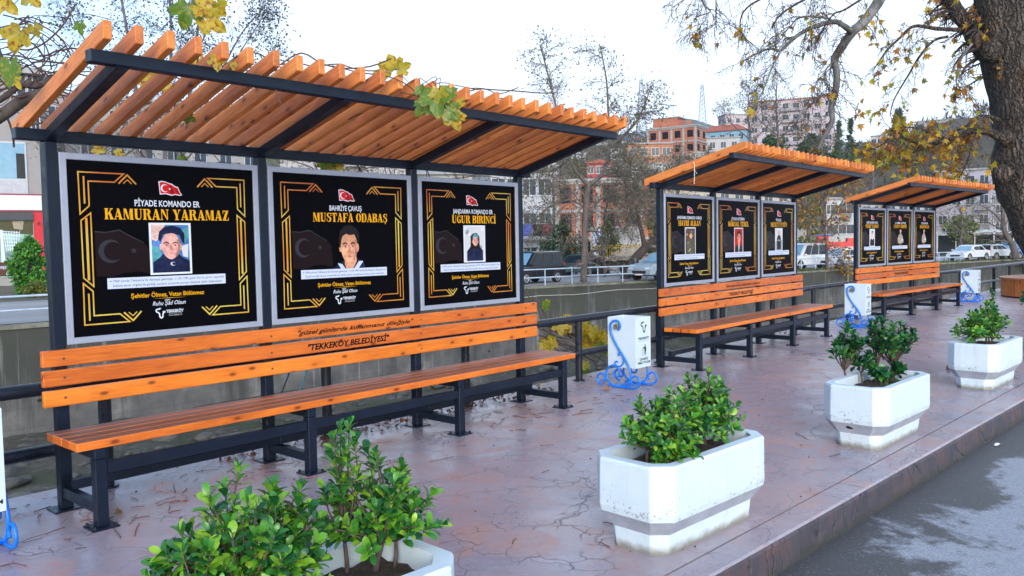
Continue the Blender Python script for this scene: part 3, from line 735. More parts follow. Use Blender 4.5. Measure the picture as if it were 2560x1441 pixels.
        pl('grey', [(.36, .36), (.62, .36), (.7, .66), (.4, .72)]); pl('lightgrey', [(.7, .58), (.96, .66), (.9, .76), (.6, .7)])
        pl('skin2', [(.42, .2), (.6, .2), (.6, .32), (.42, .32)]); face(.52, .12, .12, .115, 'skin', False); pl('hair', [(.39, .12), (.4, .03), (.52, -.01), (.64, .03), (.65, .12), (.6, .06), (.44, .06)])
        el('hair', .48, .115, .018, .008); el('hair', .56, .115, .018, .008)

POSTERS = {
 1: [('PİYADE KOMANDO ER', (.323, .676), 'KAMURAN YARAMAZ', (.171, .848), 'beret', (.402, .362, .606, .652),
      ['1964 yılında Tekkeköy’de dünyaya gelmiştir. 11.05.1985 günü Siirt’te görev yaparken', 'bölücü terör örgütü ile girdiği çatışma sırasında pusuya düşerek şehit düşmüştür.']),
     ('BAHRİYE ÇAVUŞ', (.385, .625), 'MUSTAFA ODABAŞ', (.265, .83), 'sailor', (.43, .36, .62, .672),
      ['1964 yılında Tekkeköy’de dünyaya gelmiştir. 11.07.1987 tarihinde Hatay’ın İskenderun', 'İlçesi’ne bağlı Arsuz mevkiinde iki askeri aracın çarpışması sonucu şehit olmuştur.']),
     ('JANDARMA KOMANDO ER', (.31, .74), 'UĞUR BİRİNCİ', (.30, .775), 'hood', (.425, .362, .635, .652),
      ['1972 yılında Tekkeköy’de dünyaya gelmiştir. 01.07.1993 tarihinde Elazığ’ın Palu', 'İlçesi’ne bağlı Hora Deresi’nde teröristlerle girdiği çatışma esnasında şehit olmuştur.'])],
 2: [('JANDARMA KOMANDO ONBAŞI', (.24, .76), 'HAYRİ ALKAN', (.265, .745), 'camo', (.405, .362, .61, .672),
      ['1972 yılında Tekkeköy’de dünyaya gelmiştir. 12.10.1994 tarihinde görev esnasında', 'teröristlerle girdiği çatışma sırasında şehit olmuştur.']),
     ('PİYADE ASTEĞMEN', (.335, .65), 'KÖKSAL TEKEL', (.25, .76), 'suit', (.40, .362, .60, .672),
      ['1971 yılında Tekkeköy’de dünyaya gelmiştir. 1995 tarihinde görev esnasında', 'girdiği çatışma sonucu şehit olmuştur.']),
     ('PİYADE ER', (.41, .58), 'MESUT ÜSTÜN', (.25, .77), 'winter', (.39, .362, .60, .672),
      ['1974 yılında Tekkeköy’de dünyaya gelmiştir. 1996 tarihinde görev', 'esnasında şehit olmuştur.'])],
 3: [('ŞEHİT JANDARMA ONBAŞI', (.28, .72), 'NEJAT YAMAN', (.24, .755), 'formal', (.40, .362, .585, .66),
      ['1970 yılında Tekkeköy’de dünyaya gelmiştir. 1994 tarihinde', 'görev esnasında şehit olmuştur.']),
     ('J. UZM. ÇAVUŞ', (.30, .75), 'TAYFUN ÖZKÖSE', (.24, .80), 'standing', (.385, .345, .655, .67),
      ['1978 yılında Tekkeköy’de dünyaya gelmiştir. 2016 tarihinde', 'görev esnasında şehit olmuştur.']),
     ('PİYADE ER', (.36, .68), 'HALİM KOÇAK', (.28, .74), 'standing2', (.36, .345, .60, .67),
      ['1973 yılında Tekkeköy’de dünyaya gelmiştir. 1994 tarihinde', 'görev esnasında şehit olmuştur.'])]}

def poster(root, i, data):
    x0 = PX_[i]+PT/2+.004; x1 = PX_[i+1]-PT/2-.006; z0, z1 = .886, 1.912; fw = .035; y0 = -.036; yb = -.024
    b = MB().box(x0+.02, x1-.02, yb, .006, z0+.02, z1-.02)
    pan = b.build('poster_panel', BOARD, root)
    f = MB()
    for (xa, xb, za, zb) in ((x0, x1, z1-fw, z1), (x0, x1, z0, z0+fw)):
        pass
    o = [(x0, z0), (x1, z0), (x1, z1), (x0, z1)]; n = [(x0+fw, z0+fw), (x1-fw, z0+fw), (x1-fw, z1-fw), (x0+fw, z1-fw)]
    for k in range(4):
        j = (k+1) % 4; A, B, C, D = o[k], o[j], n[j], n[k]
        vs = [(A[0], y0, A[1]), (B[0], y0, B[1]), (C[0], y0, C[1]), (D[0], y0, D[1])]
        vs += [(p[0], .012, p[2]) for p in vs]
        f.add(vs, [(0, 1, 2, 3), (7, 6, 5, 4), (0, 4, 5, 1), (2, 6, 7, 3)])
    f.build('frame', ALU, pan, bevel=.002)
    X0, X1, Z0, Z1 = x0+fw, x1-fw, z0+fw, z1-fw; W = X1-X0; H = Z1-Z0; asp = H/W
    A = lambda: Art(X0, Z1, W, H, yb-.0012)
    rank, (ra, rb_), nm, (na, nb), kind, box, cap = data
    a = A(); ornament(a, .0072); a.done('border_ornament', pan)
    a = A(); ghost_flag(a, asp); a.done('ghost_flag', pan)
    a = A(); flag(a, .503, .144, .76, asp); a.done('flag_emblem', pan)
    a = A(); a.text('white', rank, ra, rb_, .251, .213, .018); a.done('rank_line', pan)
    b = MB(); put_slab(b, nm, X0+(na+nb)/2*W, Z1-.332*H, .064*H, yb-.0014, (nb-na)*W); b.build('name_line', INK['gold'], pan)
    a = A(); a.y -= .002; portrait(a, kind, *box, asp); a.done('portrait', pan)
    a = A(); a.y -= .007; a.poly('caption', [(.168, .673), (.809, .673), (.809, .736), (.168, .736)])
    a.poly('captiontext', [(.18, .689), (.188, .689), (.188, .694), (.18, .694)])
    a.text('captiontext', cap[0], .196, .80, .698, .683, .004); a.text('captiontext', cap[1], .196, .79 if len(cap[1]) > 60 else .66, .725, .71, .004); a.done('caption_strip', pan)
    a = A(); a.text('gold', 'Şehitler Ölmez, Vatan Bölünmez', .285, .682, .797, .770, .015)
    a.poly('gold', [(.40, .8075), (.49, .806), (.58, .8075), (.49, .809)]); a.done('slogan_line', pan)
    a = A(); a.text('white', 'Ruhu Şâd Olsun', .395, .575, .85, .824, .005, .35); a.line('white', [(.46, .822), (.475, .816), (.49, .820)], .003); a.done('blessing_line', pan)
    a = A(); crest(a, 'white', .43, .868, .06, asp); a.text('white', 'TEKKEKÖY', .466, .562, .898, .880, .03); a.text('lightgrey', 'BELEDİYESİ', .482, .55, .908, .902, .0, space=1.5); a.text('lightgrey', '“Tarihin Başladığı Yer”', .475, .555, .918, .911); a.done('municipal_crest', pan)
    return pan

def shelter(label, x, y, rz, posters, rng):
    R = thing('bench_shelter', label, 'shelter', (x, y, 0), rz, 'timber bench shelters along the promenade')
    zb = 1.965; D = .466; sl = .2609
    def st(name, bm, bev=.004, m=STEEL, par=R): return bm.build(name, m, par, bevel=bev)
    for i, px in enumerate(PX_):
        p = st('post', MB().box(px-PT/2, px+PT/2, -PT/2, PT/2, .008, zb))
        st('base_plate', MB().box(px-.075, px+.075, -.07, .07, 0, .008), .002, par=p)
        l = st('bench_leg', MB().box(px-.029, px+.029, -D-.029, -D+.029, .008, .348))
        q = MB().box(px-.065, px+.065, -D-.065, -D+.065, 0, .008)
        for a, b in ((-.05, -.05), (.05, -.05), (-.05, .05), (.05, .05)): q.cyl((px+a, -D+b, .014), (0, 0, 1), .008, .014, 6)
        st('foot_plate', q, 0, par=l)
        st('stretcher', MB().box(px-.024, px+.024, -D+.029, -PT/2, .07, .125), .003)
        st('seat_bearer', MB().box(px-.029, px+.029, -D-.029, -PT/2, .350, .403), .003)
        st('rafter', MB().beam((px, -.03, zb+.030-.001), (px, -.93, zb+.030+sl*.90), .058, .056), .003)
    st('rear_beam', MB().box(-.165, PX_[3]+.14, -.0325, .0325, zb+.001, zb+.061), .004)
    fz = 2.212
    st('front_beam', MB().box(-.1436, PX_[3]+.1436, -.947, -.888, fz, fz+.058), .004)
    for i in range(3):
        st('seat_rail', MB().box(PX_[i]+.030, PX_[i+1]-.030, -D-.02, -D+.02, .268, .328), .003)
        st('floor_rail', MB().box(PX_[i]-.0, PX_[i+1]-.002, -.135, -.09, .127, .177), .003)
    # roof slats
    n = 30; xa, xb = -.129, PX_[3]+.129; wd = .038; hh = .079
    ya, yb = .125, -1.056
    zt = lambda yy: zb+.063-sl*(yy+.03)
    for i in range(n):
        cx = xa+wd/2+(xb-xa-wd)*i/(n-1)+rng.uniform(-.003, .003); tw = rng.uniform(-.004, .004); dy = rng.uniform(-.008, .008)
        b = MB(); k = Vector((0, -1, sl)).normalized(); nrm = Vector((0, sl, 1)).normalized()
        p0 = Vector((cx, ya+dy, zt(ya+dy))); p1 = Vector((cx+tw, yb+dy, zt(yb+dy))); vs = []
        for p, up in ((p0, Vector((0, 0, 1))), (p1, Vector((0, 0, 1)))):
            for sx, hz in ((-1, 0), (1, 0), (1, 1), (-1, 1)): vs.append(p+Vector((sx*wd/2, 0, 0))+up*(hz*hh*1.03))
        b.add(vs, [(3, 2, 1, 0), (4, 5, 6, 7), (0, 1, 5, 4), (1, 2, 6, 5), (2, 3, 7, 6), (3, 0, 4, 7)])
        b.build('roof_slat', WOOD_ROOF, R, bevel=.003)
    # seat boards and back boards
    sa, sb = -.117, PX_[3]+.137
    for k in range(4):
        yk = -.505+k*.1015
        MB().box(sa+rng.uniform(-.004, .004), sb+rng.uniform(-.004, .004), yk, yk+.090, .405, .45).build('seat_board', WOOD_SEAT, R, bevel=.005, seg=2)
    for k, (za, zz) in enumerate(((.567, .654), (.6745, .7605), (.7795, .866))):
        bo = MB().box(-.104, PX_[3]+.157, -PT/2-.036, -PT/2-.001, za, zz).build('back_board', WOOD_BACK, R, bevel=.006, seg=2)
        b = MB()
        for px in PX_: b.cyl((px, -PT/2-.037, (za+zz)/2+rng.uniform(-.01, .01)), (0, 1, 0), .0065, .006, 8)
        b.build('bolt', mat('dull screw heads', (.12, .10, .09), .5, .6), bo)
        b = MB()
        if k == 2: put_text(b, '"güzel günlerde kullanmanız dileğiyle"', 1.445, 2.46, .806, .836, -PT/2-.0372, .022, .42, cap=.73); b.build('lettering', INK['black'], bo)
        if k == 1: put_text(b, '"TEKKEKÖY BELEDİYESİ"', 1.52, 2.22, .697, .738, -PT/2-.0372, .035, .2); b.build('lettering', INK['black'], bo)
    for i in range(3): poster(R, i, posters[i])
    return R
sh1 = shelter('nearest timber and dark steel bench shelter, with a vine trailing over its slatted roof', 0, 0, 0, POSTERS[1], random.Random(1))
sh2 = shelter('middle timber and dark steel bench shelter, with a white string hanging from its roof edge', 6.1907, .0604, math.radians(.7627), POSTERS[2], random.Random(2))
sh3 = shelter('farthest timber and dark steel bench shelter, nearest the round wooden bench', 12.763, .2038, math.radians(-3.9763), POSTERS[3], random.Random(3))
b = MB(); s0 = Vector((6.07, -.42, 2.19))
b.tube([s0+Vector((0, 0, .02)), s0+Vector((-.01, -.02, -.02)), s0+Vector((-.012, -.02, -.12)), s0+Vector((-.01, -.015, -.21))], .0035, 5)
b.tube([s0+Vector((0, 0, .02)), s0+Vector((.03, .01, -.05)), s0+Vector((.08, .0, -.10))], .0028, 5)
tag(b.build('string', mat('white string', (.7, .7, .68), .8)), 'frayed white string hanging off the roof edge of the middle shelter', 'string')
# ------------------------------------------------------------------ railing on the canal edge
RAILM = mat('dark painted pipe', (.010, .014, .026), .3, .0, .25, 5, .05, 80, .4)
def smooth_pts(pts, n=6):
    P = [Vector(p) for p in pts]; out = []
    for i in range(len(P)-1):
        p0, p1, p2, p3 = P[max(0, i-1)], P[i], P[i+1], P[min(len(P)-1, i+2)]
        for k in range(n):
            t = k/n; out.append(.5*((2*p1)+(p2-p0)*t+(2*p0-5*p1+4*p2-p3)*t*t+(3*p1-p0-3*p2+p3)*t**3))
    out.append(P[-1]); return out
def rail_y(x):
    for (a, b), (c, d) in zip(RAIL, RAIL[1:]):
        if x <= c: return b+(d-b)*(x-a)/(c-a)
    return RAIL[-1][1]
R = thing('railing', 'dark steel pipe railing with two rails along the canal edge behind the benches', 'railing')
def cline(z): return [(x, rail_y(x), z) for x in (-12, -6, 0, 4, 8, 12, 14, 16, 18, 20, 22, 24.7, 28, 34, 45, 60)]
MB().tube(cline(.628), .038, 14).build('top_rail', RAILM, R, smooth=True)
MB().tube(cline(.278), .036, 14).build('middle_rail', RAILM, R, smooth=True)
px = [-4.3, -2.75, -1.2, .317, 1.87, 3.3, 4.906, 6.42, 7.95, 9.45, 10.936, 12.45, 14.0, 15.5, 17.0, 18.5, 20.0, 21.5, 23.1, 24.7, 26.3, 28, 30, 32, 35, 38, 42]
for x in px:
    b = MB().tube([(x, rail_y(x), 0), (x, rail_y(x), .60)], .036, 14); b.tube([(x, rail_y(x), 0), (x, rail_y(x), .012)], .06, 14)
    b.build('post', RAILM, R, smooth=False)

# ------------------------------------------------------------------ litter bins
BLUE = mat('bright blue painted iron', (.004, .185, .80), .35, 0, .12, 9, .06, 90)
BINW = mat('white painted sheet metal', (.56, .69, .79), .35, 0, .04, 4)
BINI = mat('bin inside', (.10, .16, .26), .6)
BRASS = mat('worn brass rosette', (.30, .24, .13), .45, .6, .35, 60)
def spiral(c, r0, r1, a0, a1, n=16):
    return [(c[0]+(r0+(r1-r0)*i/n)*math.cos(math.radians(a0+(a1-a0)*i/n)), c[1]+(r0+(r1-r0)*i/n)*math.sin(math.radians(a0+(a1-a0)*i/n))) for i in range(n+1)]
def bin_frame():
    "blue scroll side frame in the (s, z) plane; s runs towards the road"
    S = []
    hook = spiral((-.045, .585), .034, .07, -60, 180, 16)
    stem = hook + [(-.105, .52), (-.075, .455), (-.03, .385), (.03, .305), (.083, .225), (.108, .16), (.108, .10), (.085, .05), (.04, .018), (-.03, .010), (-.10, .022), (-.15, .065), (-.168, .12), (-.150, .175), (-.10, .208), (-.05, .200), (-.015, .165), (-.018, .125), (-.045, .105), (-.075, .115), (-.085, .14), (-.07, .155)]
    S.append((smooth_pts([(a, b, 0) for a, b in stem], 3), .0105))
    S.append((smooth_pts([(.02, .31, 0), (.032, .27, 0), (.02, .23, 0), (-.015, .205, 0), (-.05, .21, 0), (-.065, .235, 0), (-.05, .255, 0), (-.035, .245, 0)], 4), .007))
    S.append((smooth_pts([(.02, .315, 0), (.012, .335, 0), (-.01, .34, 0), (-.025, .325, 0), (-.015, .308, 0)], 4), .007))
    S.append((smooth_pts([(-.215, .012, 0), (-.255, .03, 0), (-.275, .07, 0), (-.255, .11, 0), (-.215, .12, 0), (-.185, .10, 0), (-.18, .065, 0), (-.205, .05, 0), (-.22, .07, 0)], 4), .0095))
    S.append((smooth_pts([(-.15, .011, 0), (0, .0105, 0), (.13, .011, 0), (.19, .03, 0), (.212, .075, 0), (.19, .12, 0), (.15, .125, 0), (.118, .10, 0), (.112, .07, 0), (.13, .06, 0)], 4), .0095))
    return S
def litter_bin(label, x, y):
    R = thing('litter_bin', label, 'litter bin', (x, y, 0), 0, 'white litter bins on blue scrolled stands')
    hx, hy, z0, z1, th = .13, .157, .195, .672, .006
    b = MB()
    b.box(-hx, hx, -hy, hy, z0, z0+.008)
    for (a0, a1, c0, c1) in ((-hx, -hx+th, -hy, hy), (hx-th, hx, -hy, hy), (-hx+th, hx-th, -hy, -hy+th), (-hx+th, hx-th, hy-th, hy)): b.box(a0, a1, c0, c1, z0+.008, z1)
    bx = b.build('bin_box', BINW, R)
    b = MB().box(-hx+th, hx-th, -hy+th, hy-th, z0+.01, z0+.03); b.build('liner', BINI, bx)
    for sx in (-1, 1):
        b = MB()
        for pts, r in bin_frame(): b.tube([(sx*(hx+.018), -p[0], p[1]) for p in pts], r, 7)
        f = b.build('scroll_stand', BLUE, R, smooth=True)
        b = MB(); c = Vector((sx*(hx+.018), .045, .585))
        b.cyl(c, (1, 0, 0), .026, .018, 16)
        for i in range(10):
            a = 2*math.pi*i/10; b.tube([c+Vector((-.011*1, .012*math.cos(a), .012*math.sin(a))), c+Vector((-.010, .026*math.cos(a), .026*math.sin(a)))], .005, 5)
        b.build('rosette', BRASS, f, smooth=True)
    b = MB()
    for y_ in (-.05, .05): b.tube([(-hx-.018, y_, .016), (hx+.018, y_, .016)], .008, 6)
    b.build('cross_bar', BLUE, R, smooth=True)
    yf = -hy-.0008
    class A2(Art): pass
    a = Art(-hx, z1, 2*hx, z1-z0, yf); asp = (z1-z0)/(2*hx)
    crest(a, 'black', .5, .09, .21, asp); a.done('municipal_crest', bx)
    a = Art(-hx, z1, 2*hx, z1-z0, yf); a.text('black', 'TEKKEKÖY', .16, .9, .44, .395, .04); a.text('grey', 'BELEDİYESİ', .22, .86, .482, .458, 0, space=1.4); a.done('lettering', bx)
    a = Art(-hx, z1, 2*hx, z1-z0, yf)
    q = lambda pts: a.poly('black', pts)
    a.ell('black', .62, .565, .035, .018)
    q([(.56, .59), (.68, .59), (.69, .68), (.66, .68), (.66, .76), (.635, .76), (.625, .69), (.61, .76), (.585, .76), (.58, .66)])
    q([(.57, .59), (.57, .615), (.47, .635), (.45, .62)]); a.line('grey', [(.41, .65), (.44, .76), (.50, .76), (.53, .65), (.41, .65)], .004); q([(.455, .605), (.48, .605), (.48, .62), (.455, .62)])
    a.done('pictogram', bx)
    a = Art(-hx, z1, 2*hx, z1-z0, yf); a.text('black', 'ÇEVREMİZİ', .25, .82, .855, .812, .03); a.text('black', 'TEMİZ TUTALIM', .11, .95, .925, .88, .03); a.done('slogan', bx)
    return R
litter_bin('white litter bin cut off by the left picture edge beside the nearest shelter', -.55, -.32)
litter_bin('white litter bin on blue scrolled stand between the nearest and middle shelters', 4.95, -.345)
litter_bin('white litter bin on blue scrolled stand between the middle and farthest shelters', 11.47, -.27)
litter_bin('white litter bin past the farthest shelter, near the round wooden bench', 17.72, -.47)

# ------------------------------------------------------------------ planters
def planter_mat():
    t = NT('chipped white paint on concrete'); v = t.obj(); z = t.sep(v)[2]
    rnd = t.n('ObjectInfo').outputs['Random']
    v2 = t.n('VectorMath', {0: v, 1: t.n('CombineXYZ', {0: t.math('MULTIPLY', rnd, 9.0), 1: t.math('MULTIPLY', rnd, 5.0), 2: 0.0}).outputs[0]}, operation='ADD').outputs[0]
    c = t.ramp(t.noise(v2, 7, 5, .65), [(.3, (.54, .655, .74)), (.7, (.60, .715, .79))])
    band = t.ramp(t.math('ABSOLUTE', t.math('SUBTRACT', z, .19)), [(.02, .085), (.12, 0.0)])
    patch = t.ramp(t.noise(v2, 4.5, 3, .55), [(.55, -.14), (.70, .10)])
    chip = t.ramp(t.math('ADD', t.math('ADD', t.noise(v2, 55, 5, .7), band), patch), [(.685, 0.0), (.715, 1.0)])
    c = t.mix(t.math('MULTIPLY', chip, .85), c, (.24, .24, .27))
    low = t.ramp(t.math('ADD', z, t.math('MULTIPLY', t.math('SUBTRACT', t.noise(v2, 22, 4), .5), .05)), [(.008, 1.0), (.045, .0)])
    c = t.mix(t.math('MULTIPLY', low, .85), c, (.17, .155, .11))
    streak = t.ramp(t.noise(t.map(v2, (16, 16, 1.2)), 1, 4, .6), [(.56, 0.0), (.75, .3)])
    c = t.mix(streak, c, (.34, .38, .43))
    t.P(Base_Color=c, Roughness=.6); t.bump(t.math('SUBTRACT', t.noise(v2, 40, 4, .6), chip), .25, .006); return t.m
PLW = planter_mat()
PLG = mat('bare grey planter concrete', (.37, .41, .49), .8, 0, .16, 9, .3, 60)
SOIL = mat('dark planting soil', (.045, .030, .022), .95, 0, .5, 30, .9, 70)
def octo(hx, hy, c, z): return [(-hx+c, -hy, z), (hx-c, -hy, z), (hx, -hy+c, z), (hx, hy-c, z), (hx-c, hy, z), (-hx+c, hy, z), (-hx, hy-c, z), (-hx, -hy+c, z)]
def planter(label, x, y, rz, soil_seed, mirror=1):
    R = thing('planter', label, 'planter', (x, y, 0), rz, 'white octagonal concrete planters along the kerb')
    rg = random.Random(soil_seed)
    b = MB(); H = .415
    prof = [(.398, .150, .055, .0, 0), (.408, .160, .06, .095, 0), (.456, .212, .075, .170, 1), (.462, .217, .078, .20, 0), (.460, .216, .078, H-.012, 0), (.454, .210, .076, H, 0), (.405, .163, .055, H, 0), (.400, .158, .055, H-.075, 0)]
    rings = []
    for hx, hy, c, z, _ in prof:
        rings.append([(p[0]+(rg.uniform(-.006, .006) if z == 0 else 0), p[1]+(rg.uniform(-.004, .004) if z == 0 else 0), p[2]) for p in octo(hx, hy, c, z)])
    for i in range(len(rings)-1):
        b.mi = prof[i+1][4]; b.loft([rings[i], rings[i+1]], cap=False)
    b.build('tub', [PLW, PLG], R, bevel=.006, seg=2)
    s = MB(); nx, ny = 30, 16
    for i in range(nx+1):
        for j in range(ny+1):
            u = -1+2*i/nx; v = -1+2*j/ny; k = max(0, abs(u)+abs(v)-1.75)*.0
            s.v.append((u*.400, v*.158, H-.052+.022*mnoise.noise((u*4+soil_seed, v*2.5, 0))+.010*mnoise.noise((u*17, v*9, soil_seed))-.02*max(abs(u), abs(v))**6))
    for i in range(nx):
        for j in range(ny): a = i*(ny+1)+j; s.f.append((a, a+ny+1, a+ny+2, a+1)); s.m.append(0)
    s.build('soil', SOIL, R, smooth=True)
    return R
PR = math.radians(-2.8)
PLANT = [(-.33, -2.72, 1), (1.80, -2.735, 2), (4.24, -2.86, 3), (7.01, -2.95, 4), (9.93, -3.08, 5)]
planter('white planter at the bottom edge of the picture, nearest the camera', *PLANT[0][:2], PR, 1)
planter('white planter with a bushy shrub, in full view at the lower right', *PLANT[1][:2], math.radians(-4.0), 2)
planter('white planter with thin bare-stemmed shrubs and a dark hole in its end', *PLANT[2][:2], PR, 3)
planter('white planter with a dense round shrub, fourth along the kerb', *PLANT[3][:2], PR, 4)
planter('white planter cut off by the right edge of the picture behind the dense round shrub', *PLANT[4][:2], PR, 5)
b = MB(); b.cyl((0, 0, 0), (1, 0, 0), .016, .006, 10)
pl3 = [o for o in COL.objects if o.name.startswith('planter')][2]
h = b.build('drain_hole', flat('hole', (.012, .012, .01), .9), pl3, loc=(-.432, .02, .135)); h.rotation_euler = (.5, -.8, 0); h.scale = (1, 1.5, .9)

# ------------------------------------------------------------------ shrubs
LEAF = leaf_mat('glossy shrub leaves', [(0, (.010, .075, .026)), (.25, (.020, .145, .03)), (.5, (.05, .24, .026)), (.76, (.13, .37, .028)), (1.0, (.28, .50, .035))], .3, .22, spec=.55)
LEAF_D = leaf_mat('dark shrub leaves', [(0, (.006, .055, .024)), (.5, (.012, .105, .034)), (.85, (.035, .19, .03)), (1.0, (.11, .32, .03))], .3, .18, spec=.55)
STEM = mat('grey brown stems', (.10, .075, .065), .8, 0, .4, 30, .3, 60)
def add_leaf(b, p, d, up, L, W, rg, curl=.25):
    d = d.normalized(); s = d.cross(up)
    if s.length < 1e-4: s = d.orthogonal()
    s.normalize(); n = s.cross(d).normalized()
    mid = [(0, 0), (.3, .02), (.62, .01), (.88, -.06), (1, -.14)]; wd = [.06, .30, .5, .36, .02]
    vs = []
    for (t, hgt), w in zip(mid, wd):
        c = p+d*(t*L)+n*(hgt*L-curl*L*t*t*.35)
        vs += [c+s*(w*W)+n*(.20*w*W), c, c-s*(w*W)+n*(.20*w*W)]
    fs = []
    for i in range(4):
        a = i*3; fs += [(a, a+3, a+4, a+1), (a+1, a+4, a+5, a+2)]
    b.add(vs, fs)
def whorl(b, p, d, rg, n, L):
    a0 = rg.uniform(0, 6.28)
    sx = d.orthogonal().normalized(); sy = d.cross(sx).normalized()
    for i in range(n):
        a = a0+2.4*i; tilt = .35+.9*(i/n)
        o = (d*math.cos(tilt)+(sx*math.cos(a)+sy*math.sin(a))*math.sin(tilt)).normalized()
        LL = L*rg.uniform(.7, 1.1)*(.75 if i < 2 else 1)
        add_leaf(b, p-d*(.006*i), o, d, LL, LL*rg.uniform(.46, .6), rg)
def shrub(label, x, y, z, shoots, seed, leaf, L=.045, bare=0.0, group='shrubs in the planters'):
    "shoots: (dx, dy, height, spread, count)"
    rg = random.Random(seed); R = thing('shrub', label, 'shrub', (x, y, z), 0, group)
    st = MB(); lf = MB()
    for (dx, dy, h, sp, n, rb) in shoots:
        base = Vector((dx, dy, -.02))
        hub = base+Vector((rg.uniform(-.02, .02), rg.uniform(-.02, .02), .03+h*.16))
        st.tube([base, (base+hub)/2+Vector((rg.uniform(-.006, .006), 0, 0)), hub], [rb, rb*.9, rb*.75], 6)
        for k in range(n):
            th = rg.uniform(0, 6.283); rad = sp*math.sqrt(rg.random()); q = rad/sp if sp else 0
            tip = base+Vector((rad*math.cos(th), rad*.8*math.sin(th), h*(1-.5*q*q*(1-bare))*rg.uniform(.55+.25*bare, 1.04)))
            m = hub.lerp(tip, .5)+Vector((rg.uniform(-.02, .02), rg.uniform(-.02, .02), rg.uniform(-.012, .02)))
            pts = smooth_pts([hub, m, tip], 3)
            st.tube(pts, [rb*.5*(1-.65*i/(len(pts)-1)) for i in range(len(pts))], 5)
            d = (tip-m).normalized(); d = (d+Vector((0, 0, .45))).normalized()
            whorl(lf, tip, d, rg, rg.randint(7, 10), L*rg.uniform(.85, 1.2))
            for t in (.45, .62, .8):
                if t < .5 and rg.random() < .6+bare: continue
                if t < .7 and rg.random() < bare*.8: continue
                p = pts[min(len(pts)-1, int(t*(len(pts)-1)))]
                if rg.random() < .8: whorl(lf, p, (d+Vector((rg.uniform(-.6, .6), rg.uniform(-.6, .6), .1))).normalized(), rg, rg.randint(3, 6), L*rg.uniform(.8, 1.1))
    st.build('stems', STEM, R, smooth=True); lf.build('leaves', leaf, R, smooth=True)
    return R
zs = .365
shrub('full green shrub at the left end of the nearest planter', -.47, -2.72, zs, [(-.02, 0, .46, .23, 56, .012), (-.14, .03, .36, .17, 26, .009), (.05, -.05, .36, .15, 26, .009), (-.1, -.12, .18, .2, 16, .008)], 21, LEAF, .049)
shrub('green shrub with open stems at the right end of the nearest planter', -.04, -2.69, zs, [(0, 0, .43, .20, 44, .012), (.07, -.01, .34, .18, 20, .008), (-.07, .05, .49, .10, 14, .008)], 22, LEAF, .046)
shrub('bushy green shrub on the left in the lower right planter', 1.645, -2.75, zs, [(0, 0, .35, .24, 40, .014), (-.10, .06, .34, .17, 22, .01), (.1, .02, .37, .16, 22, .01), (-.10, -.1, .16, .13, 14, .008)], 23, LEAF, .047)
shrub('taller green shrub on the right in the lower right planter', 2.03, -2.73, zs, [(-.02, 0, .42, .20, 42, .012), (.08, .0, .37, .17, 26, .009), (0, 0, .24, .2, 20, .008)], 24, LEAF, .046)
shrub('left shrub on bare leaning stems in the planter with the hole', 4.34, -2.80, zs, [(-.13, .14, .45, .13, 22, .010), (-.05, .06, .30, .08, 8, .008), (.0, -.02, .13, .09, 10, .006)], 25, LEAF_D, .064, .35)
shrub('right shrub with a flat leafy top in the planter with the hole', 4.56, -2.86, zs, [(.05, .03, .41, .21, 30, .011), (-.07, .08, .45, .12, 12, .009), (0, -.02, .12, .07, 7, .005)], 26, LEAF_D, .062, .6)
shrub('dense rounded shrub in the fourth planter', 7.06, -2.94, zs, [(-.22, .04, .34, .26, 38, .01), (.02, 0, .41, .26, 40, .01), (.24, .02, .36, .2, 26, .008)], 27, LEAF, .050)
shrub('dark upright shoot standing above the dense rounded shrub', 7.42, -2.92, zs, [(0, 0, .68, .035, 5, .008), (0, 0, .46, .06, 9, .008), (.1, .0, .38, .14, 12, .006)], 28, LEAF_D, .050)
shrub('dark spreading shrub overhanging the planter at the right edge', 9.62, -3.05, zs, [(0, 0, .52, .36, 56, .011), (.2, 0, .50, .30, 40, .011), (-.2, -.1, .34, .3, 24, .01)], 29, LEAF_D, .058)
gr = MB(); rg = random.Random(4)
for cx, cy, n in ((3.93, -2.93, 70), (4.42, -2.86, 50), (4.2, -2.95, 26)):
    for i in range(n):
        p = Vector((cx+rg.gauss(0, .032), cy+rg.gauss(0, .028), zs-.012)); a = rg.uniform(0, 6.28); h = rg.uniform(.02, .055); l = Vector((math.cos(a), math.sin(a), 0))
        q = Vector((-l.y, l.x, 0))*.0016
        gr.add([p-q, p+q, p+l*h*.3+Vector((0, 0, h*.7))+q*.7, p+l*h*.3+Vector((0, 0, h*.7))-q*.7, p+l*h*.7+Vector((0, 0, h))], [(0, 1, 2, 3), (3, 2, 4)])
stuff(gr.build('grass', leaf_mat('fresh grass blades', [(0, (.04, .16, .01)), (1, (.14, .34, .03))], .5, .3)), 'tufts of bright grass on the soil of the planter with the hole', 'grass')

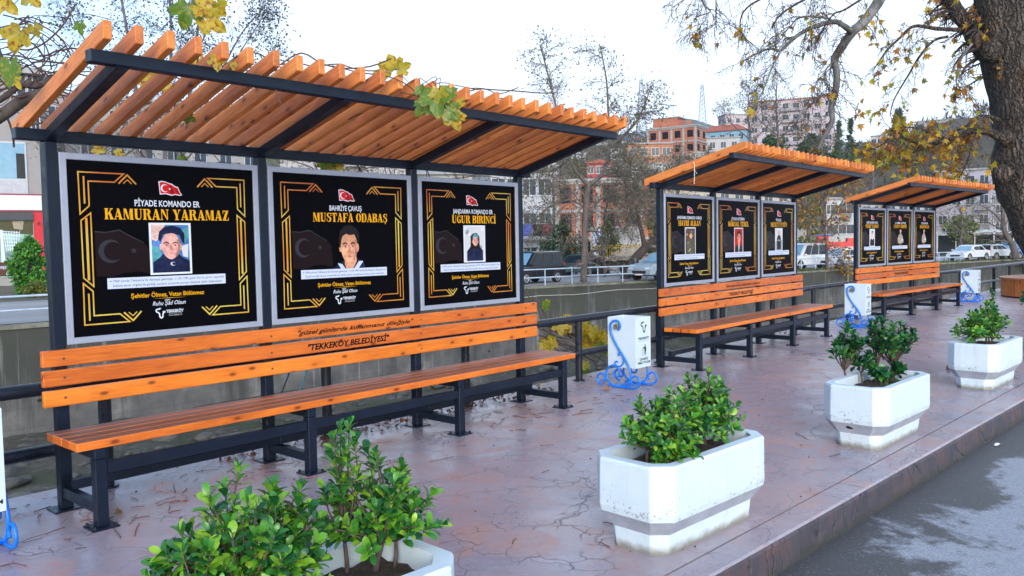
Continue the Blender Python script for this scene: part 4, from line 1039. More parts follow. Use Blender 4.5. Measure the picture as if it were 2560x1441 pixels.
# ------------------------------------------------------------------ round bench
RBW = wood_mat('round bench boards', (.56, .17, .028), (.36, .08, .012), 2, .45)
RBT = wood_mat('round bench top boards', (.60, .22, .06), (.4, .12, .03), 0, .45)
bc = Vector((20.35, -2.1, 0)); br = 1.55
R = thing('round_bench', 'round orange timber tree bench clad in upright boards, right of the farthest shelter', 'bench', bc)
N = 64
for i in range(N):
    a0 = 2*math.pi*(i+.05)/N; a1 = 2*math.pi*(i+.95)/N; b = MB()
    vs = [(r*math.cos(a), r*math.sin(a), z) for z in (.03, .395) for r, a in ((br, a0), (br, a1), (br-.025, a1), (br-.025, a0))]
    b.add(vs, [(3, 2, 1, 0), (4, 5, 6, 7), (0, 1, 5, 4), (1, 2, 6, 5), (2, 3, 7, 6), (3, 0, 4, 7)]); b.build('side_board', RBW, R)
def ring(b, r0, r1, z0, z1, n=64):
    for i in range(n): pass
    rings = [[(r*math.cos(2*math.pi*i/n), r*math.sin(2*math.pi*i/n), z) for i in range(n)] for r, z in ((r0, z0), (r1, z0), (r1, z1), (r0, z1), (r0, z0))]
    b.loft(rings, cap=False)
b = MB(); ring(b, br-.55, br+.035, .397, .44); b.build('seat_top', RBT, R)
b = MB(); ring(b, br-.62, br-.555, .0, .395); b.build('inner_frame', STEEL, R)
b = MB()
for i in range(32):
    a0 = 2*math.pi*(i+.06)/32; a1 = 2*math.pi*(i+.94)/32
    vs = [(r*math.cos(a), r*math.sin(a), z) for z, k in ((.442, 0), (.80, -.05)) for r, a in ((br-.50+k, a0), (br-.50+k, a1), (br-.535+k, a1), (br-.535+k, a0))]
    b.add(vs, [(3, 2, 1, 0), (4, 5, 6, 7), (0, 1, 5, 4), (1, 2, 6, 5), (2, 3, 7, 6), (3, 0, 4, 7)])
b.build('backrest', RBW, R)
# ------------------------------------------------------------------ far bank: blue railing, cable
FRM = mat('pale blue painted pipe', (.40, .50, .62), .5, .0, .2, 3)
R = thing('far_railing', 'pale blue pipe railing on top of the canal wall across the water', 'railing')
def offp(x, d=.22): return fwy(x)+d
xs_ = [-30+2*i for i in range(70)]
for z, nm, r in ((.02, 'top_rail', .042), (-.42, 'middle_rail', .036)):
    MB().tube([(x, offp(x), z) for x in xs_], r, 6).build(nm, FRM, R, smooth=True)
for i in range(60):
    x = -4+1.75*i
    MB().tube([(x, offp(x), -.87), (x, offp(x), .02)], .034, 6).build('post', FRM, R)
b = MB(); cp = []
for i in range(30):
    x = 20+1.1*i; cp.append((x, fwy(x)-.06, -1.62+.5*(i/29)+.05*math.sin(i*1.3)))
b.tube(cp, .018, 5); tag(b.build('cable', mat('pale cable', (.5, .5, .48), .7), smooth=True), 'pale cable strung along the face of the canal wall', 'cable')
gm = MB(); rg = random.Random(8)
for i in range(5200):
    x = rg.uniform(44, 100) if rg.random() < .82 else rg.uniform(2, 44)
    if x < 44 and mnoise.noise((x*.5, 2, 0)) < .25: continue
    p = Vector((x, fwy(x)+rg.uniform(-.08, .42), -.87)); h = rg.uniform(.06, .26)*(1 if rg.random() < .9 else 1.8); a = rg.uniform(0, 6.28); l = Vector((math.cos(a), math.sin(a), 0))*h*.5; q = Vector((-l.y, l.x, 0)).normalized()*.03
    gm.add([p-q, p+q, p+l+Vector((rg.uniform(-.05, .05), -.1*rg.random(), h))], [(0, 1, 2)])
stuff(gm.build('verge_grass', leaf_mat('verge grass', [(0, (.06, .09, .02)), (.6, (.10, .13, .03)), (1, (.17, .16, .06))], .8, .2)), 'strip of moss and grass along the top of the canal wall', 'grass')

# ------------------------------------------------------------------ vehicles
GLASS = mat('dark car glass', (.012, .016, .022), .1, 0, .1, 2, spec=.35)
SKYGL = mat('windscreen glass', (.16, .34, .50), .10, 0, .15, 1.2, spec=.8)
TYRE = mat('tyre rubber', (.018, .018, .02), .8); RIM = mat('alloy rim', (.45, .46, .48), .35, .7)
RED = mat('tail light red', (.55, .02, .02), .25); LAMP = mat('headlight glass', (.62, .66, .70), .12); PLATE = mat('number plate', (.75, .75, .75), .5); BLKP = mat('black trim', (.02, .02, .022), .5)
def paint(name, c, coat=.3): return mat('car paint '+name, c, .32, 0, .06, 1, coat=coat)
def vehicle(name, label, cat, pos, az, L, W, H, kind, pm, group='cars parked across the canal'):
    "az: compass heading from +Y towards +X; local +x is forward"
    R = thing(name, label, cat, pos, math.pi/2-az, group)
    h = L/2; w_ = W/2
    if kind == 'van':
        low = [(-h, .30), (-h, 1.02), (h-1.15, 1.02), (h-.25, .90), (h-.02, .72), (h, .30)]; gb_ = (-h+.03, h-.95); gt = (-h+.20, h-1.75); zb_ = 1.01
    elif kind == 'sedan':
        low = [(-h, .32), (-h+.02, .92), (-h+.7, .95), (h-1.3, .93), (h-.3, .78), (h-.02, .62), (h, .30)]; gb_ = (-h+.55, h-1.15); gt = (-h+1.25, h-2.0); zb_ = .93
    elif kind == 'suv':
        low = [(-h, .36), (-h, 1.05), (h-1.3, 1.05), (h-.25, .95), (h, .75), (h, .36)]; gb_ = (-h+.1, h-1.15); gt = (-h+.5, h-1.95); zb_ = 1.04
    else:
        low = [(-h, .32), (-h+.02, .95), (h-1.2, .93), (h-.25, .78), (h-.02, .62), (h, .30)]; gb_ = (-h+.05, h-1.1); gt = (-h+.45, h-1.9); zb_ = .93
    b = MB()
    rings = []
    for yk, ins in ((-w_, .05), (-w_+.05, 0), (0, -.02), (w_-.05, 0), (w_, .05)):
        rings.append([(x*(1-ins*.5/h), yk, z-(ins if z > .6 else -ins*.3)) for x, z in low])
    b.loft(rings)
    t = .16 if kind != 'van' else .10
    rg_ = []
    for yk, q in ((-1, 0), (-.6, 1), (0, 1.15), (.6, 1), (1, 0)):
        wb = w_-.05; wt_ = w_-.05-t
        z1 = H-.05 if abs(yk) == 1 else H
        rg_.append([(gb_[0], yk*wb, zb_-.02), (gb_[1], yk*wb, zb_-.02), (gt[1], yk*wt_, z1), (gt[0], yk*wt_, z1)])
    b.loft(rg_)
    b.build('body', pm, R, smooth=False, bevel=.045, seg=3)
    # side glass
    for s in (-1, 1):
        wb = w_-.05; wt_ = wb-t
        def sp(fx, fz):
            xb = gb_[0]+(gb_[1]-gb_[0])*fx; xt = gt[0]+(gt[1]-gt[0])*fx
            zz = zb_+.05+(H-.14-zb_-.05)*fz; k = (zz-zb_)/(H-.05-zb_)
            return (xb+(xt-xb)*k, s*(wb+(wt_-wb)*k+.014), zz)
        cuts = (.08, .36, .66, .93) if kind != 'sedan' else (.10, .5, .92)
        for a, c in zip(cuts, cuts[1:]):
            q = [sp(a+.012, .04), sp(c-.012, .04), sp(c-.012, .98), sp(a+.012, .98)]
            bb = MB(); bb.poly(q if s < 0 else q[::-1]); bb.build('side_window', GLASS, R)
    def cross(x0, x1, name_, m_):
        q = []
        for x0_, z_, wv in ((x0[0], zb_+.06, w_-.10), (x1[0], H-.10, w_-.10-t)): q.append((x0_, z_, wv))
        dx = .02 if name_ == 'windscreen' else -.02
        k0 = (q[0][1]-zb_)/(H-zb_); k1 = (q[1][1]-zb_)/(H-zb_)
        xa = x0[0]+(x1[0]-x0[0])*k0+dx; xb = x0[0]+(x1[0]-x0[0])*k1+dx
        bb = MB(); p = [(xa, -q[0][2]+.06, q[0][1]+.01), (xa, q[0][2]-.06, q[0][1]+.01), (xb, q[1][2]-.06, q[1][1]), (xb, -q[1][2]+.06, q[1][1])]
        bb.poly(p if name_ == 'windscreen' else p[::-1]); bb.build(name_, m_, R)
    cross((gb_[1],), (gt[1],), 'windscreen', SKYGL); cross((gb_[0],), (gt[0],), 'rear_window', GLASS)
    for x in (-h+.78, h-.82):
        for s in (-1, 1):
            wr = .32 if kind != 'suv' else .35
            b = MB().cyl((x, s*(w_-.10), wr), (0, 1, 0), wr, .23, 20); wh = b.build('wheel', TYRE, R)
            b = MB().cyl((x, s*(w_+.005), wr), (0, 1, 0), .05, .02, 10)
            for i in range(7):
                a = 2*math.pi*i/7; b.beam((x, s*(w_+.008), wr), (x+wr*.64*math.cos(a), s*(w_+.008), wr+wr*.64*math.sin(a)), .055, .03, (0, 1, 0))
            b.tube([(x+wr*.64*math.cos(2*math.pi*i/16), s*(w_+.008), wr+wr*.64*math.sin(2*math.pi*i/16)) for i in range(17)], .03, 5, False)
            b.build('rim', RIM, wh)
            ar = MB(); ar.tube([(x+(wr+.055)*math.cos(a), s*(w_-.012), wr+(wr+.055)*math.sin(a)) for a in [math.pi*i/10 for i in range(11)]], .045, 6); ar.build('wheel_arch', BLKP, R)
    for s in (-1, 1):
        MB().box(h-.16, h+.012, s*(w_-.30)-.17, s*(w_-.30)+.17, .66, .80).build('headlight', LAMP, R, bevel=.03, seg=2)
        MB().box(-h-.014, -h+.14, s*(w_-.17)-.12, s*(w_-.17)+.12, .70, 1.0 if kind != 'sedan' else .88).build('tail_light', RED, R, bevel=.02)
        MB().box(h-1.45, h-1.28, s*(w_+.09)-.07, s*(w_+.09)+.07, zb_+.02, zb_+.15).build('side_mirror', pm, R, bevel=.03)
    MB().box(h-.01, h+.016, -.5, .5, .42, .60).build('grille', BLKP, R, bevel=.005)
    MB().box(-h-.02, -h+.02, -.26, .26, .56, .67).build('number_plate', PLATE, R)
    MB().box(h, h+.022, -.26, .26, .34, .42).build('number_plate', PLATE, R)
    MB().box(-h+.1, h-.1, -w_-.012, w_+.012, .30, .36).build('sill_trim', BLKP, R)
    return R
ZR = -.86
def vpos(px, py, dx=0, dy=0):
    p = gnd(px, py, ZR); return (p.x+dx, p.y+dy, ZR)
D2 = math.radians
vehicle('parked_van', 'black passenger van parked beside the blue railing, left of the trunk', 'van', vpos(1362, 709, 0, 1.1), D2(270), 4.4, 1.82, 1.83, 'van', paint('black', (.006, .007, .010)))
vehicle('parked_car', 'dark green car seen from behind between the black van and the tree trunk', 'car', vpos(1478, 693, 1.6, 1.6), D2(78), 4.2, 1.74, 1.5, 'hatch', paint('dark green', (.012, .04, .05)))
vehicle('parked_car', 'light blue grey car facing left behind the middle shelter post', 'car', vpos(1700, 700, 0, 1.2), D2(276), 4.4, 1.8, 1.62, 'suv', paint('blue grey', (.26, .34, .42)))
vehicle('parked_van', 'white van parked across the canal between the middle and farthest shelters', 'van', vpos(2032, 673, 0, .9), D2(281), 4.6, 1.84, 1.95, 'van', paint('white', (.66, .70, .74)))
vehicle('parked_car', 'white car with its front showing beside the farthest shelter post', 'car', vpos(2128, 670, 0, .9), D2(284), 4.2, 1.75, 1.52, 'hatch', paint('white', (.66, .70, .74)))
vehicle('parked_car', 'pale white sedan facing left, right of the farthest shelter', 'car', vpos(2448, 652.5, 0, .9), D2(284), 4.6, 1.78, 1.47, 'sedan', paint('pearl white', (.60, .66, .70)))
vehicle('parked_car', 'silver hatchback seen from behind, right of the pale white sedan', 'car', vpos(2516, 649, 0, .9), D2(112), 3.9, 1.7, 1.48, 'hatch', paint('silver', (.48, .53, .58)))
vehicle('parked_car', 'blue car at the right edge behind the leaning trunk', 'car', vpos(2568, 647, 0, .9), D2(284), 4.2, 1.75, 1.5, 'hatch', paint('blue', (.10, .20, .48)))
vehicle('parked_car', 'small white car far behind, left of the pale white sedan', 'car', vpos(2352, 642, 2, 5), D2(300), 4.0, 1.7, 1.45, 'hatch', paint('white', (.66, .70, .74)))
# tractor with yellow frame
YEL = mat('yellow machine paint', (.62, .36, .02), .5, 0, .25, 3); IRON = mat('greasy iron', (.06, .05, .042), .7, .2, .4, 5); PLANK = mat('weathered planks', (.30, .29, .28), .85, 0, .2, 4)
p = gnd(1532, 688, ZR)
R = thing('tractor', 'rusty tractor with a yellow railed platform under the bare trees', 'tractor', (p.x, p.y, ZR), math.radians(-50))
for x, r, wd in ((-1.15, .62, .4), (.95, .40, .28)):
    for s in (-1, 1):
        wh = MB().cyl((x, s*.75, r), (0, 1, 0), r, wd, 22).build('wheel', TYRE, R, bevel=.05); MB().cyl((x, s*.75-.0*s, r), (0, 1, 0), r*.5, wd+.05, 14).build('hub', IRON, wh)
b = MB(); b.box(-1.5, 1.2, -.3, .3, .62, .95); b.box(-1.3, -.8, -.45, .45, .95, 1.25); b.box(.3, 1.35, -.25, .25, .7, 1.18); b.build('chassis', IRON, R, bevel=.03)
MB().box(-.6, 2.1, -.75, .75, 1.02, 1.32).build('platform', PLANK, R)
b = MB()
for s in (-1, 1):
    for z in (1.9, 2.05): b.tube([(-1.4, s*.78, z), (2.1, s*.78, z)], .03, 6)
    for i in range(12): b.tube([(-1.4+i*.318, s*.78, 1.1 if i > 2 else 1.5), (-1.4+i*.318, s*.78, 2.05)], .025, 6)
for z in (1.9, 2.05): b.tube([(2.1, -.78, z), (2.1, .78, z)], .03, 6)
b.build('yellow_frame', YEL, R)
b = MB(); b.box(1.3, 1.42, -.5, -.38, 0, 1.0); b.box(1.3, 1.42, .38, .5, 0, 1.0); b.box(1.2, 1.9, -.55, .55, .0, .08); b.build('support_leg', YEL, R)
b = MB(); b.box(-1.3, -.75, -.3, .3, 1.26, 1.34); b.box(-1.38, -1.3, -.3, .3, 1.3, 1.75); b.build('driver_seat', mat('worn seat', (.35, .2, .08), .8), R, bevel=.03)
# red truck
p = at(2086, 606, 80)
REDP = mat('red truck paint', (.62, .025, .03), .45, 0, .15, 2, coat=.3)
R = thing('red_truck', 'small red truck with a blue cab roof behind the white van', 'truck', (p.x, p.y, ZR), math.radians(-65))
MB().box(-1.6, -.55, -.85, .85, .6, 2.55).build('cab', REDP, R, bevel=.06, seg=2)
MB().box(-1.85, -.2, -.95, .95, 2.56, 2.68).build('cab_roof', mat('blue roof sheet', (.03, .12, .50), .5), R)
MB().box(-1.45, -.7, -.87, -.83, 1.65, 2.3).build('side_window', GLASS, R)
b = MB(); b.box(-.5, 2.0, -.9, .9, 1.05, 1.95); b.build('load_bed', REDP, R, bevel=.02)
b = MB(); b.box(-.5, 2.0, -.93, -.905, 1.15, 1.22); b.box(-.5, 2.0, -.93, -.905, 1.4, 1.46); b.build('bed_stripe', PLATE, R)
MB().box(-1.6, 2.0, -.5, .5, .5, .62).build('chassis', IRON, R)
for x in (-1.1, 1.3):
    for s in (-1, 1): MB().cyl((x, s*.75, .45), (0, 1, 0), .45, .3, 18).build('wheel', TYRE, R)
p = at(2139, 604, 86)
R = thing('red_trailer', 'red trailer end beside the farthest shelter post', 'trailer', (p.x, p.y, ZR), math.radians(-65))
MB().box(-.9, 1.6, -.9, .9, .9, 2.3).build('load_bed', REDP, R, bevel=.03)
for x in (-.3, .9):
    for s in (-1, 1): MB().cyl((x, s*.75, .42), (0, 1, 0), .42, .25, 16).build('wheel', TYRE, R)

# ------------------------------------------------------------------ buildings
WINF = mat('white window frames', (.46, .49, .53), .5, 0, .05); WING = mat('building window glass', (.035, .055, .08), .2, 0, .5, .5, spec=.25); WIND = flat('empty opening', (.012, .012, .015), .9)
CONC = mat('raw concrete', (.34, .34, .34), .85, 0, .2, 1.2, .2, 8); RTILE = mat('red roof tiles', (.34, .09, .055), .8, 0, .25, 2, .3, 20); RGREY = mat('grey roof sheet', (.30, .31, .33), .7, 0, .2, 1); RBLUE = mat('blue roof sheet', (.12, .30, .52), .6, 0, .15, 1)
def wallm(name, c): return mat('plaster '+name, tuple(x*.72 for x in c), .9, 0, .10, .5, .1, 6)
def brick_mat(name, c):
    if name in _mc: return _mc[name]
    t = NT(name); v = t.obj()
    br_ = t.n('TexBrick', {'Vector': t.map(v, (1, 1, 1), rot=(math.pi/2, 0, 0)), 'Color1': c, 'Color2': tuple(x*.72 for x in c), 'Mortar': (.30, .24, .20), 'Scale': 1.0, 'Mortar Size': .03, 'Brick Width': .6, 'Row Height': .3})
    t.P(Base_Color=t.mix(t.ramp(t.noise(v, .6, 4), [(.35, 0.0), (.75, .4)]), br_.outputs[0], tuple(x*.6 for x in c)), Roughness=.9); _mc[name] = t.m; return t.m
BRICK = brick_mat('hollow clay brick', (.50, .13, .06)); BRICK2 = brick_mat('orange facing brick', (.48, .17, .07))
def window_mesh(R, x, z, w, h, y, glass=WING, name='window', first=None, mull=True):
    if first is not None:
        o = first.copy(); COL.objects.link(o); o.location = (x, y, z); o.parent = R; return o
    b = MB(); b.box(-w/2, w/2, -.03, .06, 0, h)
    b.mi = 1; b.poly([(-w/2+.07, -.034, .07), (-.03 if mull else w/2-.07, -.034, .07), (-.03 if mull else w/2-.07, -.034, h-.07), (-w/2+.07, -.034, h-.07)])
    if mull: b.poly([(.03, -.034, .07), (w/2-.07, -.034, .07), (w/2-.07, -.034, h-.07), (.03, -.034, h-.07)])
    b.mi = 0; b.box(-w/2-.06, w/2+.06, -.10, .0, -.08, -.01)
    o = b.build(name, [WINF, glass], R); o.location = (x, y, z); return o
def building(name, label, px0, px1, ytop, depth, rot, floors, cols, wall, roof='flat', roofm=None, opening=False, winh=1.4, winw=1.2, fh=2.9, deep=.6, balc=(), band=None, group=None, base=None, cat='building', sidecols=2):
    pm = (px0+px1)/2; az = ang_of(pm); W = (px1-px0)/FPX*depth*math.cos(az-YAW)
    top = at(pm, ytop, depth).z; bz = (base if base is not None else (min(hill_z(px0, depth), hill_z(px1, depth))-1.0))
    H = top-bz; Dp = max(5, W*deep)
    p = at(pm, 600, depth)
    R = thing(name, label, cat, (p.x, p.y, bz), -az+math.radians(rot), group)
    y0 = 0
    rh = 0
    if roof in ('hip', 'gable'): rh = min(2.2, W*.16)
    Hw = H-rh
    if opening:
        MB().box(-W/2+.15, W/2-.15, .15, Dp-.15, 0, Hw).build('wall', wall, R)
        for f in range(floors+1):
            z = Hw-f*fh
            if z < .2: break
            MB().box(-W/2-.05, W/2+.05, -.05, Dp+.05, z-.28, z).build('floor_slab', CONC, R)
        for c in range(cols+1):
            x = -W/2+.2+(W-.4)*c/cols
            MB().box(x-.2, x+.2, .02, .14, 0, Hw-.29).build('column', CONC, R)
        for yy in (.02, Dp-.3): MB().box(-W/2+.0, -W/2+.14, yy+.02, yy+.4, 0, Hw-.29).build('column', CONC, R)
    else:
        MB().box(-W/2, W/2, 0, Dp, 0, Hw).build('wall', wall, R)
    first = None; fs = None
    for f in range(floors):
        z = Hw-(f+1)*fh+(.75 if not opening else .7)
        if z < .1: break
        for c in range(cols):
            x = -W/2+W*(c+.5)/cols
            if opening:
                if first is None:
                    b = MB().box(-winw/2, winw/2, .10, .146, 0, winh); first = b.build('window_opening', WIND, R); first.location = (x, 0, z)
                else:
                    o = first.copy(); COL.objects.link(o); o.parent = R; o.location = (x, 0, z)
            else:
                if (f, c) in balc or ('*', c) in balc: 
                    k = 1.5
                o = window_mesh(R, x, z, winw, winh, 0, first=first)
                if first is None: first = o
                if (f, c) in balc or ('*', c) in balc:
                    bw = W/cols*.92
                    MB().box(x-bw/2, x+bw/2, -1.1, -.001, z-.85, z-.72).build('balcony', CONC, R)
                    b = MB(); b.tube([(x-bw/2+.03, -.02, z+.2), (x-bw/2+.03, -1.06, z+.2), (x+bw/2-.03, -1.06, z+.2), (x+bw/2-.03, -.02, z+.2)], .03, 5)
                    for i in range(13): b.tube([(x-bw/2+.03+(bw-.06)*i/12, -1.06, z-.72), (x-bw/2+.03+(bw-.06)*i/12, -1.06, z+.2)], .016, 4)
                    b.build('balcony_rail', BLKP if wall is not BRICK2 else WINF, R)
        for s in (-1, 1):
            for c in range(sidecols):
                yy = Dp*(c+.5)/sidecols
                if opening:
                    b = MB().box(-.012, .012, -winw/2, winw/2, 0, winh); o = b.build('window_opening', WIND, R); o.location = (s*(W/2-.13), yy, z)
                else:
                    o = first.copy(); COL.objects.link(o); o.parent = R; o.location = (s*W/2, yy, z); o.rotation_euler = (0, 0, s*math.pi/2)
    if band is not None:
        for f in range(floors):
            z = Hw-(f+1)*fh+.1
            if z > 0: MB().box(-W/2-.04, W/2+.04, -.04, Dp+.04, z-.12, z+.12).build('floor_band', band, R)
    rm = roofm or RGREY
    ov = .45
    if roof == 'flat':
        MB().box(-W/2-.25, W/2+.25, -.25, Dp+.25, Hw+.002, Hw+.25).build('roof', rm, R)
    elif roof == 'hip':
        b = MB(); k = min(W, Dp)/2*.9; a, c_, d, e = -W/2-ov, W/2+ov, -ov, Dp+ov
        b.add([(a, d, Hw), (c_, d, Hw), (c_, e, Hw), (a, e, Hw), (a+k, d+k, Hw+rh), (c_-k, d+k, Hw+rh), (c_-k, e-k, Hw+rh), (a+k, e-k, Hw+rh), (a, d, Hw+.12), (c_, d, Hw+.12), (c_, e, Hw+.12), (a, e, Hw+.12)],
              [(3, 2, 1, 0), (0, 1, 9, 8), (1, 2, 10, 9), (2, 3, 11, 10), (3, 0, 8, 11), (8, 9, 5, 4), (9, 10, 6, 5), (10, 11, 7, 6), (11, 8, 4, 7), (4, 5, 6, 7)])
        b.build('roof', rm, R)
        MB().box(W*.12, W*.12+.6, Dp*.5, Dp*.5+.6, Hw+rh*.4, Hw+rh+.7).build('chimney', CONC, R)
    else:
        b = MB(); a, c_, d, e = -W/2-ov, W/2+ov, -ov, Dp+ov
        b.add([(a, d, Hw), (c_, d, Hw), (0, d, Hw+rh), (a, e, Hw), (c_, e, Hw), (0, e, Hw+rh)], [(0, 1, 2), (5, 4, 3), (0, 3, 4, 1), (1, 4, 5, 2), (2, 5, 3, 0)])
        b.build('roof', rm, R)
    R['_w'] = W; R['_h'] = Hw
    return R

# shop building on the left
az = ang_of(-110); dep = 55.6; p = at(-110, 600, dep); W = 440/FPX*dep*.75; bz = ZR
R = thing('shop_building', 'grey plastered building with a red framed shop front at the left edge', 'building', (p.x, p.y, bz), -az)
k = dep/FPX
_n = Vector((math.sin(az), math.cos(az), 0)); _t = Vector((math.cos(az), -math.sin(az), 0))
def _hit(px, py):
    d = _f+_r*((px-1280)/FPX)-_u*((py-720.5)/FPX); return CAM+d*((p-CAM).dot(_n)/d.dot(_n))
LX = lambda px: (_hit(px, 600)-p).dot(_t)
LZ = lambda py: _hit(60, py).z-bz
gp = wallm('warm grey', (.40, .39, .40))
MB().box(LX(-330), LX(110), .02, 14, 0, LZ(188)).build('wall', gp, R)
MB().box(LX(-345), LX(132), -.7, 14.6, LZ(187), LZ(172)).build('roof', RGREY, R)
MB().box(LX(-300), LX(108), -.18, .01, LZ(526), LZ(488)).build('sign_band', mat('white shop fascia', (.66, .69, .74), .5), R)
for y_ in (487, 529): MB().box(LX(-300), LX(109), -.22, .0, LZ(y_+1.5), LZ(y_-1.5)).build('fascia_line', mat('dark red trim', (.25, .02, .05), .5), R)
RF = mat('red shop frame', (.55, .012, .03), .4)
MB().box(LX(86), LX(108), -.16, .01, .0, LZ(530)).build('red_pillar', RF, R); MB().box(LX(-180), LX(-160), -.16, .01, .0, LZ(530)).build('red_pillar', RF, R)
MB().box(LX(-159), LX(85.5), -.30, -.05, LZ(551), LZ(534)).build('shutter_box', mat('dark shutter box', (.05, .055, .07), .6), R)
sw = MB().box(LX(-159), LX(85.5), -.05, .0, LZ(692), LZ(552)).build('shop_window', mat('shop window film', (.22, .40, .36), .25, 0, .7, .7), R)
b = MB()
A = Art(LX(-159), LZ(552), LX(85.5)-LX(-159), LZ(552)-LZ(692), -.052)
U = lambda px: (px+159)/244.5
Vv = lambda py: (py-552)/140
A.poly('olive', [(U(-20), Vv(553)), (U(84), Vv(553)), (U(84), Vv(588)), (U(-20), Vv(580))]); A.poly('sand', [(U(30), Vv(553)), (U(60), Vv(553)), (U(56), Vv(575)), (U(34), Vv(572))])
A.poly('teal', [(U(-150), Vv(556)), (U(-10), Vv(556)), (U(-6), Vv(650)), (U(-150), Vv(650))])
for i in range(6): A.line('white', [(U(4+i*2), Vv(578+i*9)), (U(46-i), Vv(582+i*8))], .05)
for i in range(7): A.line('white', [(U(6+i*7), Vv(578)), (U(12+i*5), Vv(628))], .04)
A.poly('white', [(U(-2), Vv(575)), (U(4), Vv(575)), (U(10), Vv(690)), (U(-2), Vv(690))])
A.poly('brown', [(U(-150), Vv(655)), (U(46), Vv(655)), (U(46), Vv(690)), (U(-150), Vv(690))])
A.text('caption', 'güvenle ve', U(-20), U(37), Vv(672), Vv(660), .01); A.text('caption', 'daima ile', U(8), U(52), Vv(687), Vv(676), .01)
A.done('shop_poster', sw)
wf = MB().box(LX(-60), LX(76), -.06, .03, LZ(486), LZ(356)); wf = wf.build('window', WINF, R)
MB().box(LX(-57), LX(72), -.075, -.061, LZ(448), LZ(360)).build('pane', SKYGL, wf); MB().box(LX(50), LX(71), -.085, -.077, LZ(447), LZ(385)).build('pane', GLASS, wf); MB().box(LX(-57), LX(72), -.08, -.062, LZ(484), LZ(452)).build('spandrel', mat('grey spandrel panel', (.42, .44, .50), .5), wf)
for px_, py_, w_, h_ in ((-25, 215, 1.6, 2.0), (60, 215, 1.2, 1.6), (100, 205, .7, 1.4), (103, 300, .6, 1.3)): window_mesh(R, LX(px_), LZ(py_+25), w_, h_, .02)
MB().box(LX(96), LX(99), -.4, -.16, LZ(562), LZ(556)).build('security_camera', BLKP, R)

G1 = 'apartment buildings across the canal'; G2 = 'houses on the hillside'
building('apartment_building', 'long grey apartment building seen through the slatted roof of the nearest shelter', 128, 690, 262, 76, 14, 4, 8, wallm('grey', (.42, .42, .43)), 'flat', RGREY, balc={('*', 1), ('*', 4), ('*', 6)}, group=G1, base=ZR, fh=3.1)
building('apartment_building', 'pale lilac apartment building just above the second and third posters', 705, 1030, 345, 82, -8, 4, 6, wallm('pale lilac', (.56, .54, .60)), 'flat', RGREY, balc={('*', 3)}, group=G1, base=ZR)
building('low_house', 'low greenish house behind the right end of the nearest shelter', 1040, 1262, 402, 92, 6, 2, 5, wallm('pale green', (.50, .54, .50)), 'hip', RGREY, group=G1, base=ZR)
R = building('white_house', 'white house with a laundry balcony above the black van', 1225, 1388, 428, 66, 20, 3, 4, wallm('rough white', (.62, .65, .70)), 'flat', RGREY, base=ZR, fh=2.75, balc={(1, 2), (1, 3)}, group=G1)
WH = R
building('brick_shell', 'unfinished orange brick building with concrete frame behind the bare tree', 1386, 1660, 452, 84, -6, 3, 5, BRICK, 'flat', CONC, opening=True, base=ZR, fh=2.9, winw=1.15, winh=1.75)
R = building('brick_shell', 'tall unfinished red brick building with empty windows on the hill', 1614, 1746, 322, 176, -22, 5, 4, BRICK, 'flat', CONC, opening=True, winw=1.3, winh=1.5, fh=2.95, group=None)
Wp, Hp = R['_w'], R['_h']
MB().box(-Wp*.40, Wp*.10, .8, 5, Hp+.26, Hp+2.2).build('roof_room', BRICK, R); MB().box(-Wp*.44, Wp*.14, .6, 5.2, Hp+2.21, Hp+2.42).build('roof_room_slab', CONC, R); MB().box(Wp*.26, Wp*.33, 1.6, 2.4, Hp+.26, Hp+1.5).build('chimney', BRICK, R)
building('orange_house', 'orange brick house with white windows below the tall brick shell', 1570, 1682, 362, 150, 10, 1, 4, BRICK2, 'flat', RGREY, winw=1.5, winh=1.5, group=G2)
building('white_house', 'white rendered house under the orange brick house', 1556, 1690, 412, 143, 6, 2, 4, wallm('rough white', (.62, .65, .70)), 'flat', RGREY, group=G2)
building('pink_house', 'small crimson house with a gabled roof among bare trees', 1468, 1532, 400, 152, 8, 2, 3, wallm('crimson', (.52, .08, .12)), 'gable', RTILE, group=G2, fh=2.6)
building('cyan_house', 'house with a bright blue top floor and red roof on the ridge', 1748, 1866, 312, 192, -14, 3, 5, wallm('sky blue', (.22, .48, .68)), 'hip', RTILE, group=G2)
building('plain_house', 'wood clad and white house below the bright blue one', 1742, 1850, 348, 180, 4, 3, 4, wallm('off white', (.58, .60, .62)), 'flat', RGREY, group=G2)
R = building('apartment_block', 'large pale pink apartment block standing on the ridge', 1872, 2082, 253, 222, -4, 6, 8, wallm('pale pink', (.62, .54, .60)), 'flat', RTILE, balc={('*', 3), ('*', 4)}, fh=3.0, winw=1.6, deep=.7)
building('apartment_block', 'lower left wing of the pale pink apartment block', 1812, 1880, 290, 226, 24, 5, 3, wallm('pale pink', (.62, .54, .60)), 'flat', RGREY, fh=3.0)
HS = [(1300, 1348, 396, 150, 'hip', RTILE, (.55, .50, .50)), (1340, 1392, 404, 136, 'flat', RGREY, (.60, .58, .64)), (1352, 1400, 372, 205, 'hip', RBLUE, (.56, .58, .62)), (1398, 1452, 368, 196, 'hip', RTILE, (.60, .46, .46)), (1412, 1468, 386, 172, 'flat', RGREY, (.52, .56, .62)), (1448, 1492, 356, 214, 'hip', RBLUE, (.52, .56, .64)), (1486, 1530, 362, 205, 'flat', RGREY, (.44, .60, .62)), (1524, 1578, 352, 210, 'flat', RBLUE, (.58, .66, .68)), (1528, 1590, 376, 176, 'flat', RGREY, (.50, .62, .60)), (1568, 1612, 344, 222, 'hip', RTILE, (.58, .48, .50)), (1690, 1742, 400, 140, 'hip', RTILE, (.58, .55, .52)), (1738, 1790, 384, 158, 'flat', RGREY, (.62, .62, .62))]
